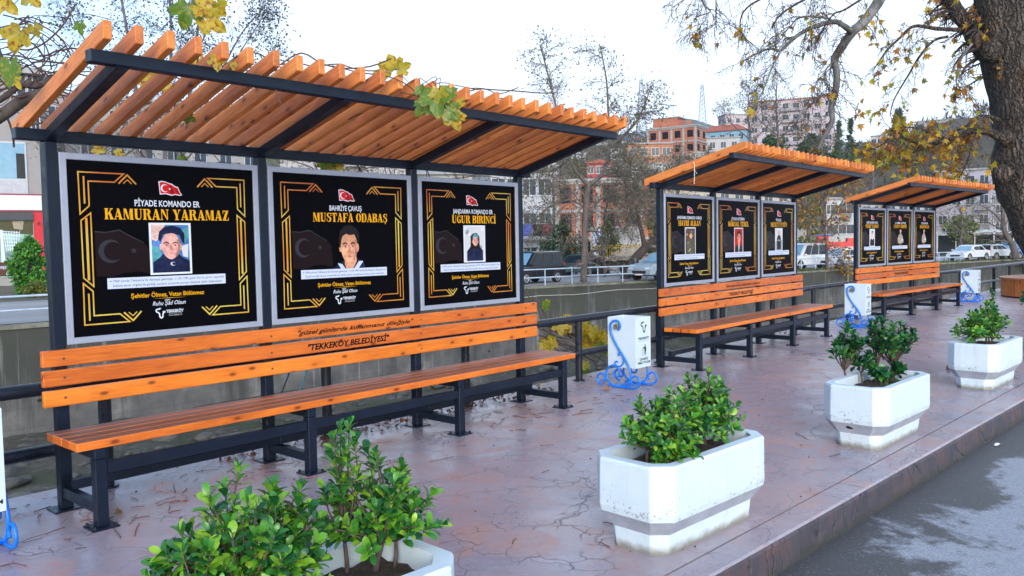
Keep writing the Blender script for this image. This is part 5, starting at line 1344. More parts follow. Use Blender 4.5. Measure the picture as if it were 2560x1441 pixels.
LB = ['beige house with a red hipped roof left of the bare tree', 'lilac grey flat roofed house above the white laundry house', 'white house under a blue hipped roof, far left on the hill', 'rose house under a red roof behind the forked branches', 'grey blue flat roofed house left of the crimson house', 'pale blue house under a blue roof near the ridge', 'turquoise flat house above the crimson house', 'pale house with blue flat roof beside the left brick shell corner', 'greenish white house left of the orange brick house', 'pinkish house on the ridge left of the tall brick shell', 'cream house with red roof behind the middle shelter roof', 'plain white flat roofed house below the cyan house']
for (a, c, yt, d, rf, rm, col), lb in zip(HS, LB):
    building('hill_house', lb, a, c, yt, d, random.Random(a).uniform(-24, 24), 2, 3, wallm('house %d %d' % (a, d), col), rf, rm, group=G2, fh=2.7, winw=1.1, winh=1.2, sidecols=1)
building('village_house', 'white house behind the white van', 2066, 2146, 498, 118, 10, 2, 4, wallm('off white', (.58, .60, .62)), 'flat', RGREY, base=ZR, balc={(0, 2)})
building('village_house', 'grey white house half hidden by twigs beside the middle shelter', 1984, 2070, 524, 122, -12, 2, 4, wallm('light grey', (.52, .54, .56)), 'hip', RTILE, base=ZR)
building('village_house', 'house with pale walls glimpsed between the posters of the middle shelter', 1650, 1975, 470, 112, 4, 3, 9, wallm('pale ochre', (.55, .50, .42)), 'flat', RGREY, base=ZR)
building('apartment_building', 'lilac apartment building under the roof of the farthest shelter', 2338, 2476, 428, 122, -8, 4, 4, wallm('lilac', (.50, .48, .58)), 'flat', RGREY, base=ZR, balc={('*', 3)}, group=G1)
building('apartment_building', 'grey brown apartment building left of the big plane trunk', 2482, 2575, 452, 128, 12, 4, 3, wallm('grey brown', (.30, .27, .29)), 'flat', RGREY, base=ZR, group=G1)
building('village_house', 'pale house seen through the posters of the farthest shelter', 2150, 2335, 500, 118, 0, 2, 6, wallm('light grey', (.52, .54, .56)), 'flat', RGREY, base=ZR)
for a, c, yt, d, lb in ((2176, 2236, 342, 226, 'pinkish flat house on the ridge left of the conifer'), (2286, 2396, 304, 238, 'long white house on the ridge right of the conifer'), (2432, 2498, 296, 246, 'white roofed house on the ridge beside the plane trunk')):
    building('hill_house', lb, a, c, yt, d, -6, 2, 4, wallm('ridge white', (.62, .62, .64)), 'flat', RGREY, group=G2, fh=2.8)
# laundry
cl = [('blue jersey', (.04, .10, .50), 1290), ('orange and blue shirt', (.08, .12, .48), 1317), ('black shirt', (.02, .02, .025), 1345), ('maroon towel', (.22, .03, .07), 1363)]
for nm, c, px_ in cl:
    p = at(px_, 560, 63.2); b = MB(); n = 6
    for i in range(n+1):
        for j in range(4): b.v.append((-.4+.8*i/n, .05*math.sin(i*1.7+j), -.95*j/3))
    for i in range(n):
        for j in range(3): a = i*4+j; b.f.append((a, a+1, a+5, a+4)); b.m.append(0)
    o = b.build('laundry', mat('cloth '+nm, c, .9), smooth=True, loc=p); o.rotation_euler = (0, 0, -ang_of(px_)); s_ = o.modifiers.new('thick', 'SOLIDIFY'); s_.thickness = .02
    tag(o, nm+' hung to dry on the white house balcony', 'laundry', 'laundry on the balcony')
b = MB(); b.tube([at(1280, 559, 63.2), at(1325, 561, 63.2), at(1375, 559, 63.2)], .012, 4); tag(b.build('clothes_line', PLATE), 'clothes line stretched along the white house balcony', 'clothes line')
# wall panel with graffiti
p = at(1540, 612, 68); R = thing('garden_wall', 'rough grey wall with blue scribbled graffiti behind the tractor', 'wall', (p.x, p.y, ZR), -ang_of(1540))
MB().box(-2.1, 2.3, 0, .25, 0, 3.6).build('wall_face', CONC, R)
A = Art(-2.1, 3.5, 2.0, 2.6, -.004); rg = random.Random(3)
A.poly('caption', [(.1, .02), (.85, .0), (.88, .8), (.12, .86)])
for i in range(9):
    cx, cy = .25+.22*(i % 3), .14+.25*(i//3); A.line('blue', smooth_pts([(cx-.08, cy, 0), (cx, cy-.1, 0), (cx+.09, cy, 0), (cx, cy+.1, 0), (cx-.05, cy+.02, 0)], 4) and [(q.x, q.y) for q in smooth_pts([(cx-.08, cy, 0), (cx, cy-.1, 0), (cx+.09, cy, 0), (cx, cy+.1, 0), (cx-.05, cy+.02, 0)], 4)], .05)
A.done('graffiti', R)
# open cafe canopy at the right
p = at(2480, 600, 98); R = thing('canopy', 'long white canopy on thin posts behind the cars at the right', 'canopy', (p.x, p.y, ZR), -ang_of(2480))
CNV = mat('pale canopy sheet', (.55, .58, .60), .7, 0, .2, .4)
b = MB()
for i in range(17):
    for y_ in (0, 4): b.v.append((-6+.8*i, y_, 2.75+.12*math.sin(i*1.1)+(.25 if y_ else 0)))
for i in range(16): a = i*2; b.f.append((a, a+2, a+3, a+1)); b.m.append(0)
o = b.build('roof_sheet', CNV, R); s_ = o.modifiers.new('thick', 'SOLIDIFY'); s_.thickness = .08
for i in range(7): MB().tube([(-5.8+2*i, .1, 0), (-5.8+2*i, .1, 2.74)], .05, 6).build('post', PLATE, R)
MB().box(-6, 6.8, 3.9, 4.0, 0, 2.4).build('back_wall', mat('dark cafe wall', (.05, .06, .07), .7), R)
MB().box(1.0, 3.4, 3.4, 3.5, .6, 1.7).build('banner', mat('blue banner', (.10, .32, .62), .6), R)
# lattice towers
def tower(label, px, ytop, ybase, depth):
    zt = at(px, ytop, depth).z; zb_ = at(px, ybase, depth).z; p = at(px, 500, depth); H = zt-zb_; w0 = H*.085
    R = thing('lattice_tower', label, 'pylon', (p.x, p.y, zb_), .5, 'lattice towers on the skyline')
    TM = mat('galvanised lattice', (.30, .36, .44), .5, .3)
    b = MB(); n = 12
    for s, t in ((-1, -1), (1, -1), (1, 1), (-1, 1)): b.tube([(s*w0, t*w0, 0), (s*w0*.25, t*w0*.25, H*.92)], .11, 4)
    for i in range(n):
        z0 = H*.92*i/n; z1 = H*.92*(i+1)/n; k0 = w0*(1-.75*i/n); k1 = w0*(1-.75*(i+1)/n)
        for (a, c) in (((-1, -1), (1, -1)), ((1, -1), (1, 1)), ((1, 1), (-1, 1)), ((-1, 1), (-1, -1))):
            b.tube([(a[0]*k0, a[1]*k0, z0), (c[0]*k1, c[1]*k1, z1)], .06, 3); b.tube([(c[0]*k0, c[1]*k0, z0), (a[0]*k1, a[1]*k1, z1)], .06, 3)
    b.build('lattice', TM, R)
    MB().tube([(0, 0, H*.9), (0, 0, H)], .1, 4).build('mast', TM, R)
    for z in (.62, .74, .86): MB().tube([(-w0*1.2, 0, H*z), (w0*1.2, 0, H*z)], .09, 4).build('cross_arm', TM, R)
tower('lattice tower left of the tall brick shell, half hidden by twigs', 1606, 190, 345, 260)
tower('lattice tower above the cyan house on the ridge', 1757, 205, 345, 280)
# street lamp posts etc.
p = gnd(2014, 671, ZR); b = MB().tube([(p.x-.3, fwy(p.x)-.12, -4.5), (p.x-.3, fwy(p.x)-.12, -.5)], .035, 6); tag(b.build('yellow_pipe', mat('yellow gas pipe', (.6, .42, .02), .5)), 'thin yellow pipe running down the canal wall behind the middle bench', 'pipe')
# ------------------------------------------------------------------ trees
def bark_mat(name, c, patch=None, scale=4.0, rough=.9, bump=.6):
    t = NT(name); v = t.obj()
    n = t.noise(t.map(v, (1, 1, .35)), scale, 6, .68, .4)
    col = t.ramp(n, [(.3, tuple(x*.45 for x in c)), (.5, c), (.72, tuple(min(1, x*1.5) for x in c))])
    if patch: col = t.mix(t.ramp(t.noise(v, scale*.55, 3, .5), [(.48, 0.0), (.54, 1.0)]), col, patch)
    t.P(Base_Color=col, Roughness=rough); t.bump(n, bump, .04); return t.m
BARK_G = bark_mat('grey bark', (.105, .090, .082)); TWIG = mat('dead twigs', (.13, .105, .10), .9, 0, .3, 4)
TWIG_P = mat('pale dead twigs', (.22, .18, .16), .9, 0, .3, 4)
def side_twigs(mb, pts, r0, rg, n, length, droop=0.0, levels=2, tips=None, minr=.008, t0=.15, spread=.9, rk=.5):
    "curved twigs growing off a polyline, recursively"
    k = len(pts)
    for i in range(n):
        t = t0+(1-t0)*((i+rg.random())/n); f = t*(k-1); a = int(min(k-2, f)); p = pts[a].lerp(pts[a+1], f-a); d = (pts[a+1]-pts[a]).normalized()
        o = Vector((rg.gauss(0, 1), rg.gauss(0, 1), rg.gauss(0, 1))); o = (o-d*o.dot(d))
        if o.length < 1e-3: continue
        o.normalize(); dr = (d*(.55+.5*rg.random())+o*spread).normalized()
        L = length*rg.uniform(.5, 1.15)*(1-.45*t); q = [p]; seg = 4
        for s in range(seg):
            dr = (dr+Vector((rg.gauss(0, .22), rg.gauss(0, .22), rg.gauss(0, .2)-droop*(s+1)*.35))).normalized()
            q.append(q[-1]+dr*L/seg)
        r = max(minr, r0*rk*(1-.5*t))
        mb.tube(q, [r*(1-.7*s/seg) for s in range(seg+1)], 4 if r > .03 else 3, cap=False)
        if levels > 1: side_twigs(mb, q, r, rg, max(3, int(n*.62)), L*.55, droop, levels-1, tips, minr, .2, spread, rk)
        elif tips is not None: tips.append((q[-1], dr)); tips.append((q[2], dr))
def pxline(pts, depth):
    return [at(a, b, depth+(c[0] if c else 0)) for a, b, *c in pts]
def diamond(mb, p, L, W, rg):
    a = Vector((rg.gauss(0, 1), rg.gauss(0, 1), rg.gauss(0, 1)-.6)).normalized(); s = a.orthogonal().normalized(); q = a.cross(s)
    an = rg.uniform(0, 6.28); s2 = s*math.cos(an)+q*math.sin(an)
    mb.add([p, p+a*L*.5+s2*W, p+a*L, p+a*L*.5-s2*W], [(0, 1, 2, 3)])
LF_BIRCH = leaf_mat('small dark leaves', [(0, (.03, .035, .045)), (.7, (.05, .055, .05)), (1, (.10, .10, .05))], .6, .15)
LF_GREY = leaf_mat('sparse olive leaves', [(0, (.07, .085, .05)), (.7, (.12, .13, .055)), (1, (.24, .21, .06))], .6, .3)
LF_GREEN = leaf_mat('evergreen leaves', [(0, (.016, .045, .02)), (.6, (.035, .085, .03)), (1, (.09, .15, .04))], .5, .2)
LF_YG = leaf_mat('yellow green leaves', [(0, (.06, .12, .02)), (.6, (.13, .18, .03)), (1, (.32, .28, .05))], .5, .35)

def tree(name, label, limbs, depth, seed, twigs, leaf=None, bark=None, twm=None, base=None, group=None, cat='tree'):
    "limbs: list of (pixel polyline, r0, r1); twigs: dict for the side twigs; leaf: (material, per tip, length, width, scatter)"
    rg = random.Random(seed)
    p0 = pxline(limbs[0][0], depth)[0]
    R = thing(name, label, cat, p0, 0, group); inv = p0
    tips = []; tw = MB()
    for li, (pl, r0, r1) in enumerate(limbs):
        pts = [p-inv for p in smooth_pts(pxline(pl, depth), 4)]
        b = MB(); b.tube(pts, [r0+(r1-r0)*i/(len(pts)-1) for i in range(len(pts))], 10)
        b.build('trunk' if li == 0 else 'limb', bark or BARK_G, R, smooth=True)
        k = dict(twigs); skip = k.pop('skip', [])
        if li in skip: continue
        n_ = k.pop('n'); L_ = k.pop('length')
        nn = n_ if isinstance(n_, int) else n_[li]; LL = L_ if not isinstance(L_, (list, tuple)) else L_[li]
        side_twigs(tw, pts, max(r1*1.6, r0*.5), rg, nn, LL, tips=tips, **k)
    tw.build('twigs', twm or TWIG, R)
    if leaf:
        lm, per, L, W, sc = leaf; lb = MB()
        for p, d in tips:
            for i in range(per if per >= 1 else (1 if rg.random() < per else 0)):
                diamond(lb, p+Vector((rg.gauss(0, sc), rg.gauss(0, sc), rg.gauss(0, sc))), L*rg.uniform(.6, 1.3), W*rg.uniform(.6, 1.3), rg)
        if lb.v: lb.build('leaves', lm, R)
    return R
# tree with the straight trunk behind the blue railing
tree('bare_tree', 'bare forked tree with a straight trunk, right behind the blue railing',
     [([(1459, 706), (1461, 640), (1463, 560), (1467, 490), (1474, 458)], .19, .155), ([(1472, 466), (1446, 436), (1424, 398), (1403, 335), (1386, 250), (1367, 175), (1350, 112)], .125, .03), ([(1474, 462), (1502, 440), (1518, 405), (1524, 360), (1521, 290), (1516, 200), (1500, 115)], .125, .03),
      ([(1522, 366), (1560, 338), (1592, 303), (1612, 262), (1628, 215)], .10, .02), ([(1420, 400), (1385, 425), (1340, 432), (1300, 440)], .07, .02), ([(1500, 442), (1545, 428), (1600, 426), (1640, 450)], .07, .02), ([(1462, 545), (1500, 500), (1550, 490), (1620, 540)], .08, .02), ([(1464, 520), (1420, 500), (1370, 520), (1330, 560)], .07, .02)],
     44.4, 3, dict(n=[10, 32, 32, 24, 24, 26, 28, 26], length=[1.6, 3.0, 3.0, 2.2, 2.2, 2.6, 3.0, 2.8], droop=.16, levels=2, minr=.013, spread=.85), (LF_GREY, .8, .15, .045, .3))
tree('bare_tree', 'dark leaning tree with drooping twigs over the tractor',
     [([(1560, 708), (1580, 660), (1612, 622), (1652, 590), (1700, 560)], .34, .2), ([(1612, 622), (1600, 560), (1580, 500), (1560, 450), (1550, 420)], .16, .03), ([(1640, 600), (1640, 530), (1620, 460), (1600, 410)], .14, .03), ([(1650, 590), (1690, 500), (1700, 430), (1690, 400)], .14, .03)],
     51, 5, dict(n=[8, 28, 28, 24], length=[1.8, 2.8, 2.8, 2.8], droop=.42, levels=2, minr=.017, spread=.9), (LF_GREY, .7, .15, .05, .3), bark_mat('dark bark', (.055, .045, .042)), TWIG_P)
tree('bare_tree', 'low tangled bare bush tree behind the blue railing, left of the leaning tree',
     [([(1512, 698), (1510, 650), (1505, 600), (1520, 540)], .10, .05), ([(1508, 640), (1540, 560), (1590, 500), (1640, 480)], .06, .02), ([(1508, 620), (1470, 540), (1430, 480), (1390, 450)], .06, .02), ([(1510, 600), (1520, 500), (1560, 430), (1600, 400)], .06, .02)],
     54, 15, dict(n=[20, 30, 28, 28], length=[2.4, 3.0, 3.0, 3.0], droop=.35, levels=2, minr=.016, spread=.95), (LF_GREY, .25, .15, .05, .3), None, TWIG_P)
tree('bare_tree', 'bare twiggy tree in front of the white van', [([(2068, 676), (2066, 620), (2060, 560), (2064, 500), (2080, 440)], .13, .05), ([(2062, 580), (2035, 540), (2010, 520), (1990, 516)], .06, .015), ([(2064, 560), (2095, 520), (2120, 480), (2135, 440)], .06, .015), ([(2066, 620), (2090, 640), (2110, 655)], .04, .012)],
     60, 6, dict(n=[24, 20, 20, 14], length=2.6, droop=.25, levels=2, minr=.018, spread=.9), (leaf_mat('brown orange leaves', [(0, (.20, .08, .02)), (.6, (.36, .17, .02)), (1, (.40, .28, .04))], .6, .3), .5, .26, .10, .25))
tree('bare_tree', 'slim curved bare tree beside the blue car at the right', [([(2540, 648), (2532, 615), (2516, 588), (2508, 560), (2506, 500), (2500, 450)], .34, .08), ([(2508, 560), (2480, 530), (2440, 510), (2410, 520)], .10, .02), ([(2507, 540), (2530, 500), (2545, 460)], .1, .02)],
     76, 7, dict(n=[14, 16, 12], length=3.6, droop=.1, levels=2, minr=.014, spread=.9), (LF_GREY, .5, .22, .07, .4))
tree('bare_tree', 'bare crowned tree in front of the lilac apartment building', [([(2400, 650), (2402, 600), (2406, 560), (2400, 520)], .16, .06), ([(2404, 580), (2370, 550), (2350, 530)], .08, .02), ([(2405, 570), (2440, 545), (2470, 560)], .08, .02)],
     92, 8, dict(n=[16, 14, 14], length=3.4, droop=.1, levels=2, minr=.016, spread=.9), (LF_YG, .6, .24, .09, .5))
# fine leaved trees behind the nearest shelter
tree('slender_tree', 'slender fine leaved tree with several stems rising behind the nearest shelter',
     [([(395, 720), (385, 560), (350, 300), (318, 80), (292, -60)], .16, .04), ([(398, 640), (412, 400), (428, 120), (420, -70)], .13, .035), ([(402, 620), (450, 380), (492, 110), (496, -80)], .12, .03), ([(410, 500), (520, 250), (600, 90), (660, 20)], .07, .015), ([(385, 480), (280, 220), (200, 80), (170, 20)], .07, .015), ([(412, 470), (560, 280), (650, 170), (690, 120)], .05, .012), ([(600, 130), (640, 70), (700, -30)], .03, .01)],
     38, 9, dict(n=[32, 34, 34, 26, 26, 22, 16], length=[2.6, 2.8, 2.8, 2.2, 2.2, 1.6, 1.4], droop=.1, levels=2, minr=.009, t0=.35, spread=.8, rk=.35), (LF_BIRCH, 1, .13, .045, .34), bark_mat('slender bark', (.13, .12, .14)), mat('fine bluish twigs', (.07, .07, .085), .9))
tree('slender_tree', 'bare branching tree half hidden behind the left posters', [([(250, 735), (250, 600), (240, 420), (236, 380)], .16, .09), ([(244, 480), (300, 400), (380, 350), (470, 330)], .07, .02), ([(240, 430), (180, 370), (120, 330)], .06, .015), ([(238, 400), (300, 330), (340, 250)], .06, .012)],
     46, 10, dict(n=[10, 18, 14, 14], length=2.4, droop=.05, levels=2, minr=.008, spread=.9), (LF_GREY, .6, .14, .05, .3))
tree('slender_tree', 'bare tree behind the second and third posters', [([(840, 720), (842, 600), (846, 480), (850, 430)], .16, .09), ([(846, 470), (780, 420), (700, 395)], .07, .02), ([(848, 450), (920, 420), (1000, 420)], .07, .02), ([(849, 440), (1080, 450), (1200, 440), (1260, 450)], .07, .02)],
     52, 12, dict(n=[10, 18, 18, 18], length=2.2, droop=.05, levels=2, minr=.009, spread=.9), (LF_YG, .6, .16, .06, .35))
# trees standing along the hill
for i, (lb, px_, yb, yt, d, n) in enumerate((('bare tree before the left half of the pink apartment block', 1872, 420, 215, 130, 24), ('tall bare tree in the middle of the pink apartment block', 1942, 420, 190, 140, 26), ('bare tree at the right end of the pink apartment block', 2052, 425, 300, 150, 20), ('wide bare tree in front of the plain white hill house', 1770, 470, 375, 120, 22), ('bare tree between the orange house and the middle shelter', 1700, 480, 395, 115, 20), ('bare tree below the crimson house', 1440, 470, 400, 110, 20), ('grey bare tree on the slope left of the farthest shelter', 2180, 480, 385, 120, 22), ('grey bare tree on the slope above the farthest shelter', 2330, 470, 370, 125, 22))):
    h = yb-yt
    tree('bare_tree', lb, [([(px_, yb), (px_+3, yb-h*.35), (px_-2, yb-h*.7), (px_+2, yt)], .26*d/130, .04), ([(px_+2, yb-h*.3), (px_+h*.22, yb-h*.5), (px_+h*.33, yb-h*.72)], .12, .03), ([(px_+2, yb-h*.35), (px_-h*.22, yb-h*.55), (px_-h*.32, yb-h*.75)], .12, .03)], d, 40+i,
         dict(n=[n, n-6, n-6], length=h*d/FPX*.34, droop=.0, levels=2, minr=.022, spread=.85, t0=.3), (LF_GREY, .5, .3, .1, .4), group='bare trees on the hillside')
# evergreen trees
def evergreen(name, label, px, yt, yb, wpx, d, seed, shape, lm=LF_GREEN, n=2600, ls=1.0, cat='tree', group=None):
    rg = random.Random(seed); p = at(px, yb, d); H = (yb-yt)/FPX*d; W = wpx/FPX*d/2
    R = thing(name, label, cat, p, 0, group)
    MB().tube([(0, 0, -1), (.05, 0, H*.5), (0, 0, H*.92)], [W*.12+.04, W*.09+.03, .02], 7).build('trunk', BARK_G, R)
    b = MB(); cl = []
    for i in range(46):
        z = rg.random()**.85
        rr_ = (1-z) if shape == 'cone' else (math.sin(math.pi*min(1, z*.92+.12))**.6 if shape == 'round' else (1-abs(z-.35)*.75)**1.0*(.35 if z > .93 else 1))
        a = rg.uniform(0, 6.28); q = W*max(.08, rr_)*rg.uniform(.45, .95)
        cl.append((Vector((q*math.cos(a), q*math.sin(a), H*(.08+.9*z))), W*rg.uniform(.22, .42)*(.6+.5*rr_)))
    for i in range(n):
        c, r = cl[rg.randrange(len(cl))]
        v = Vector((rg.gauss(0, 1), rg.gauss(0, 1), rg.gauss(0, 1))).normalized()*r*rg.random()**.4
        diamond(b, c+v, .30*ls*rg.uniform(.6, 1.3), .085*ls*rg.uniform(.7, 1.3), rg)
    b.build('foliage', lm, R); return R
LF_BUSH = leaf_mat('bright conifer sprays', [(0, (.015, .085, .014)), (.5, (.04, .19, .018)), (1, (.12, .36, .025))], .5, .2)
evergreen('conifer_bush', 'trimmed bright green conifer bush in front of the red shop front', 76, 596, 738, 80, 43.9, 1, 'round', LF_BUSH, 7000, .75, 'bush')
evergreen('low_bush', 'low yellow tipped bush at the foot of the green conifer bush', 92, 708, 745, 70, 42, 2, 'round', LF_YG, 1400, .6, 'bush')
evergreen('cypress', 'left dark cypress on the ridge behind the middle shelter', 2097, 300, 402, 26, 205, 3, 'cone', n=900, ls=2.2, group='cypresses on the ridge')
evergreen('cypress', 'right dark cypress on the ridge behind the middle shelter', 2126, 296, 402, 30, 205, 4, 'cone', n=1000, ls=2.2, group='cypresses on the ridge')
evergreen('conifer', 'broad grey green conifer on the ridge between two white houses', 2244, 276, 420, 78, 205, 5, 'cone', leaf_mat('grey green needles', [(0, (.05, .07, .05)), (1, (.11, .125, .08))], .7, .1), 3200, 2.4)
for px_, yt, yb, w_, d, lb in ((1925, 345, 402, 90, 170, 'spreading green pine below the pink apartment block'), (2030, 340, 400, 70, 175, 'small green pine at the right of the pink apartment block'), (2090, 385, 430, 120, 150, 'dark green thicket tree behind the end of the middle shelter roof'), (1405, 560, 690, 130, 58, 'green leafy tree behind the black van and the trunk'), (1520, 555, 660, 60, 60, 'yellow green young tree behind the tractor'), (1640, 520, 690, 60, 58, 'yellow green tree at the middle shelter post'), (2400, 545, 600, 80, 100, 'faded yellow green tree before the lilac building'), (2468, 606, 640, 36, 92, 'small round green bush before the cafe canopy'), (2020, 470, 640, 70, 90, 'yellowing tree beside the third middle poster')):
    yg = 'yellow' in lb
    evergreen('leafy_tree', lb, px_, yt, yb, w_, d, int(px_), 'round', LF_YG if yg else LF_GREEN, 1500 if yg else 2200, d/75)
# hillside scrub: one mass of twiggy bushes
sb = MB(); rg = random.Random(17)
for i in range(1150):
    px_ = rg.uniform(1240, 2620); D = rg.uniform(hill_d0(px_)+3, 262)
    if px_ < 1680 and rg.random() < .45: continue
    z = hill_z(px_, D); p = at(px_, 600, D); c = Vector((p.x, p.y, z)); s = rg.uniform(1.0, 2.7)
    for k in range(26):
        v = Vector((rg.gauss(0, .5), rg.gauss(0, .5), abs(rg.gauss(0, .55))))*s
        a = Vector((rg.gauss(0, .45), rg.gauss(0, .45), 1)).normalized(); q = a.orthogonal().normalized(); an = rg.uniform(0, 3.1); q = q*math.cos(an)+a.cross(q)*math.sin(an)
        L = s*rg.uniform(.3, .8); w_ = s*rg.uniform(.015, .06)*(1 if rg.random() < .7 else 3)
        sb.add([c+v-q*w_, c+v+q*w_, c+v+a*L+q*w_*.3, c+v+a*L-q*w_*.3], [(0, 1, 2, 3)])
SCRUB = leaf_mat('hillside scrub', [(0, (.055, .048, .040)), (.4, (.095, .08, .065)), (.7, (.07, .075, .04)), (1, (.15, .125, .095))], .9, .1)
stuff(sb.build('hillside_scrub', SCRUB), 'grey brown scrub and bare bushes covering the hillside', 'scrub')

# ------------------------------------------------------------------ big plane tree
PBARK = None
def plane_bark():
    t = NT('rough dark plane bark'); v = t.obj()
    f = t.map(v, (1, 1, .3))
    e = t.voro(t.n('VectorMath', {0: f, 1: t.n('VectorMath', {0: t.noise(v, 4, 3, .6, out=1), 'Scale': .25}, operation='SCALE').outputs[0]}, operation='ADD').outputs[0], 9, 'DISTANCE_TO_EDGE')
    n = t.noise(f, 8, 6, .7)
    c = t.ramp(n, [(.3, (.038, .031, .026)), (.52, (.105, .083, .068)), (.72, (.22, .185, .155))])
    c = t.mix(t.ramp(t.noise(v, 1.3, 4, .6), [(.56, 0.0), (.68, .8)]), c, (.16, .085, .045))
    c = t.mix(t.ramp(e, [(0, .85), (.12, 0.0)]), c, (.012, .010, .009))
    t.P(Base_Color=c, Roughness=.95); t.bump(t.math('ADD', t.ramp(e, [(0, 0.0), (.3, 1.0)]), n), 1.0, .09); return t.m
PB = plane_bark(); PBL = bark_mat('smooth pale plane bark', (.11, .11, .11), (.19, .20, .205), 5, .8, .2)
PT0 = Vector((20.35, -2.1, 0)); rg = random.Random(77)
R = thing('plane_tree', 'huge plane tree with a rough dark trunk leaning at the right edge', 'tree', PT0)
D0 = 18.2
def loc(px, py, d=D0): return at(px, py, d)-PT0
tk = [(Vector((0, 0, -.1)), 1.0), (Vector((0, 0, .5)), .82), (loc(2652, 600), .78), (loc(2596, 500), .70), (loc(2567, 430), .69), (loc(2574, 340), .66), (loc(2561, 250), .68), (loc(2547, 150), .72), (loc(2534, 50), .76), (loc(2522, -60), .74), (loc(2530, -260), .6)]
pts = smooth_pts([p for p, r in tk], 8); rr0 = []
for i in range(len(pts)):
    f = i/8; a = min(len(tk)-2, int(f)); rr0.append(tk[a][1]+(tk[a+1][1]-tk[a][1])*(f-a))
b = MB(); n = 40; b.tube(pts, rr0, n)
for i, v in enumerate(b.v):
    p = Vector(v); c = pts[i//n]; d = (p-c)
    k = 1+.10*mnoise.noise((p.x*2.2, p.y*2.2, p.z*.9))+.05*mnoise.noise((p.x*6, p.y*6, p.z*2.5))
    b.v[i] = tuple(c+d*k)
b.build('trunk', PB, R, smooth=True)
for (px_, py_, r) in ((2506, 436, .20), (2478, 128, .24), (2512, 345, .16)):
    c = loc(px_, py_, D0-.25); rings = []
    for j in range(7):
        a = -math.pi/2+math.pi*j/6; rings.append([(c.x+r*math.cos(a)*math.cos(2*math.pi*i/12)*(1+.25*mnoise.noise((i, j, px_))), c.y+r*math.cos(a)*math.sin(2*math.pi*i/12), c.z+r*1.1*math.sin(a)) for i in range(12)])
    kn = MB(); kn.loft(rings); kn.build('burl', PB, R, smooth=True)
LIMBS = [
 ([(2500, 150), (2450, 120), (2420, 70), (2380, 10), (2340, -80)], .24, .14, 0, PB, 'rough'),
 ([(2540, 212), (2500, 180), (2446, 128), (2402, 45), (2345, -10), (2290, -60)], .17, .08, .15, PBL, ''),
 ([(2300, -120), (2225, -40), (2190, 15), (2160, 55), (2132, 80), (2105, 118), (2086, 150), (2092, 185), (2088, 235), (2078, 270), (2080, 305), (2056, 350), (2045, 375)], .15, .035, -1.6, PBL, ''),
 ([(2132, 82), (2105, 62), (2085, 55), (2040, 65), (2000, 85), (1975, 105), (1950, 127), (1925, 122), (1890, 135), (1850, 158)], .075, .014, -1.6, PBL, ''),
 ([(2086, 56), (2060, 44), (2000, 44), (1975, 68), (1952, 90)], .035, .012, -1.7, PBL, ''),
 ([(1952, 128), (1930, 170), (1915, 210), (1897, 250)], .028, .008, -1.6, PBL, ''),
 ([(2088, 152), (2068, 170), (2060, 195), (2064, 215)], .025, .012, -1.7, PBL, ''),
 ([(2090, 236), (2050, 240), (2025, 265), (2000, 290), (1985, 310)], .038, .010, -1.6, PBL, ''),
 ([(2400, 75), (2340, 72), (2285, 66), (2250, 95), (2215, 130), (2187, 170)], .06, .012, -.8, PB, ''),
 ([(2370, 92), (2335, 102), (2300, 140), (2270, 190), (2235, 250), (2225, 290)], .04, .009, -.9, PB, ''),
 ([(2430, 110), (2405, 145), (2390, 200), (2400, 220)], .03, .01, -.9, PBL, ''),
 ([(2505, 345), (2470, 330), (2430, 328), (2395, 340), (2360, 352), (2310, 368), (2265, 385), (2210, 372)], .11, .02, -.9, PB, ''),
 ([(2380, 348), (2340, 340), (2300, 322), (2260, 318)], .045, .012, -1.1, PB, ''),
 ([(2310, 368), (2240, 340), (2200, 365), (2160, 380)], .035, .008, -1.2, PB, ''),
 ([(2440, 330), (2420, 400), (2400, 440), (2370, 470)], .03, .008, -1.0, PB, ''),
 ([(2500, 300), (2450, 290), (2410, 320), (2370, 330)], .05, .012, -.6, PB, ''),
 ([(1720, -60), (1760, 10), (1775, 30), (1740, 42)], .03, .01, -1.8, PBL, ''),
 ([(1790, -50), (1790, 40), (1788, 60), (1760, 80), (1740, 95)], .02, .006, -1.8, PBL, ''),
 ([(2190, -80), (2050, -20), (1960, 30), (1930, 70)], .04, .01, -2.2, PB, ''),
 ([(2100, -90), (2000, -40), (1880, 10), (1850, 60), (1870, 110)], .035, .008, -2.6, PB, ''),
 ([(2000, -100), (1900, -60), (1750, -20), (1680, 20)], .035, .008, -2.4, PBL, ''),
 ([(2240, -60), (2120, 20), (2080, 40), (2040, 110), (2030, 150)], .03, .007, -2.0, PB, ''),
]
tw = MB(); tips = []
for pl, r0, r1, dd, m_, _ in LIMBS:
    pp = smooth_pts([loc(a, c, D0+dd+.03*i) for i, (a, c) in enumerate(pl)], 5)
    r0 *= .82; b = MB(); b.tube(pp, [(r0+(r1-r0)*i/(len(pp)-1))*(1+.12*mnoise.noise((i*.9, r0*99, 0))) for i in range(len(pp))], 9); b.build('limb', m_, R, smooth=True)
    side_twigs(tw, pp, max(r1, .02), rg, 23 if r0 > .05 else 16, .95, .28, 2, tips, .0062, .12, .85, .45)
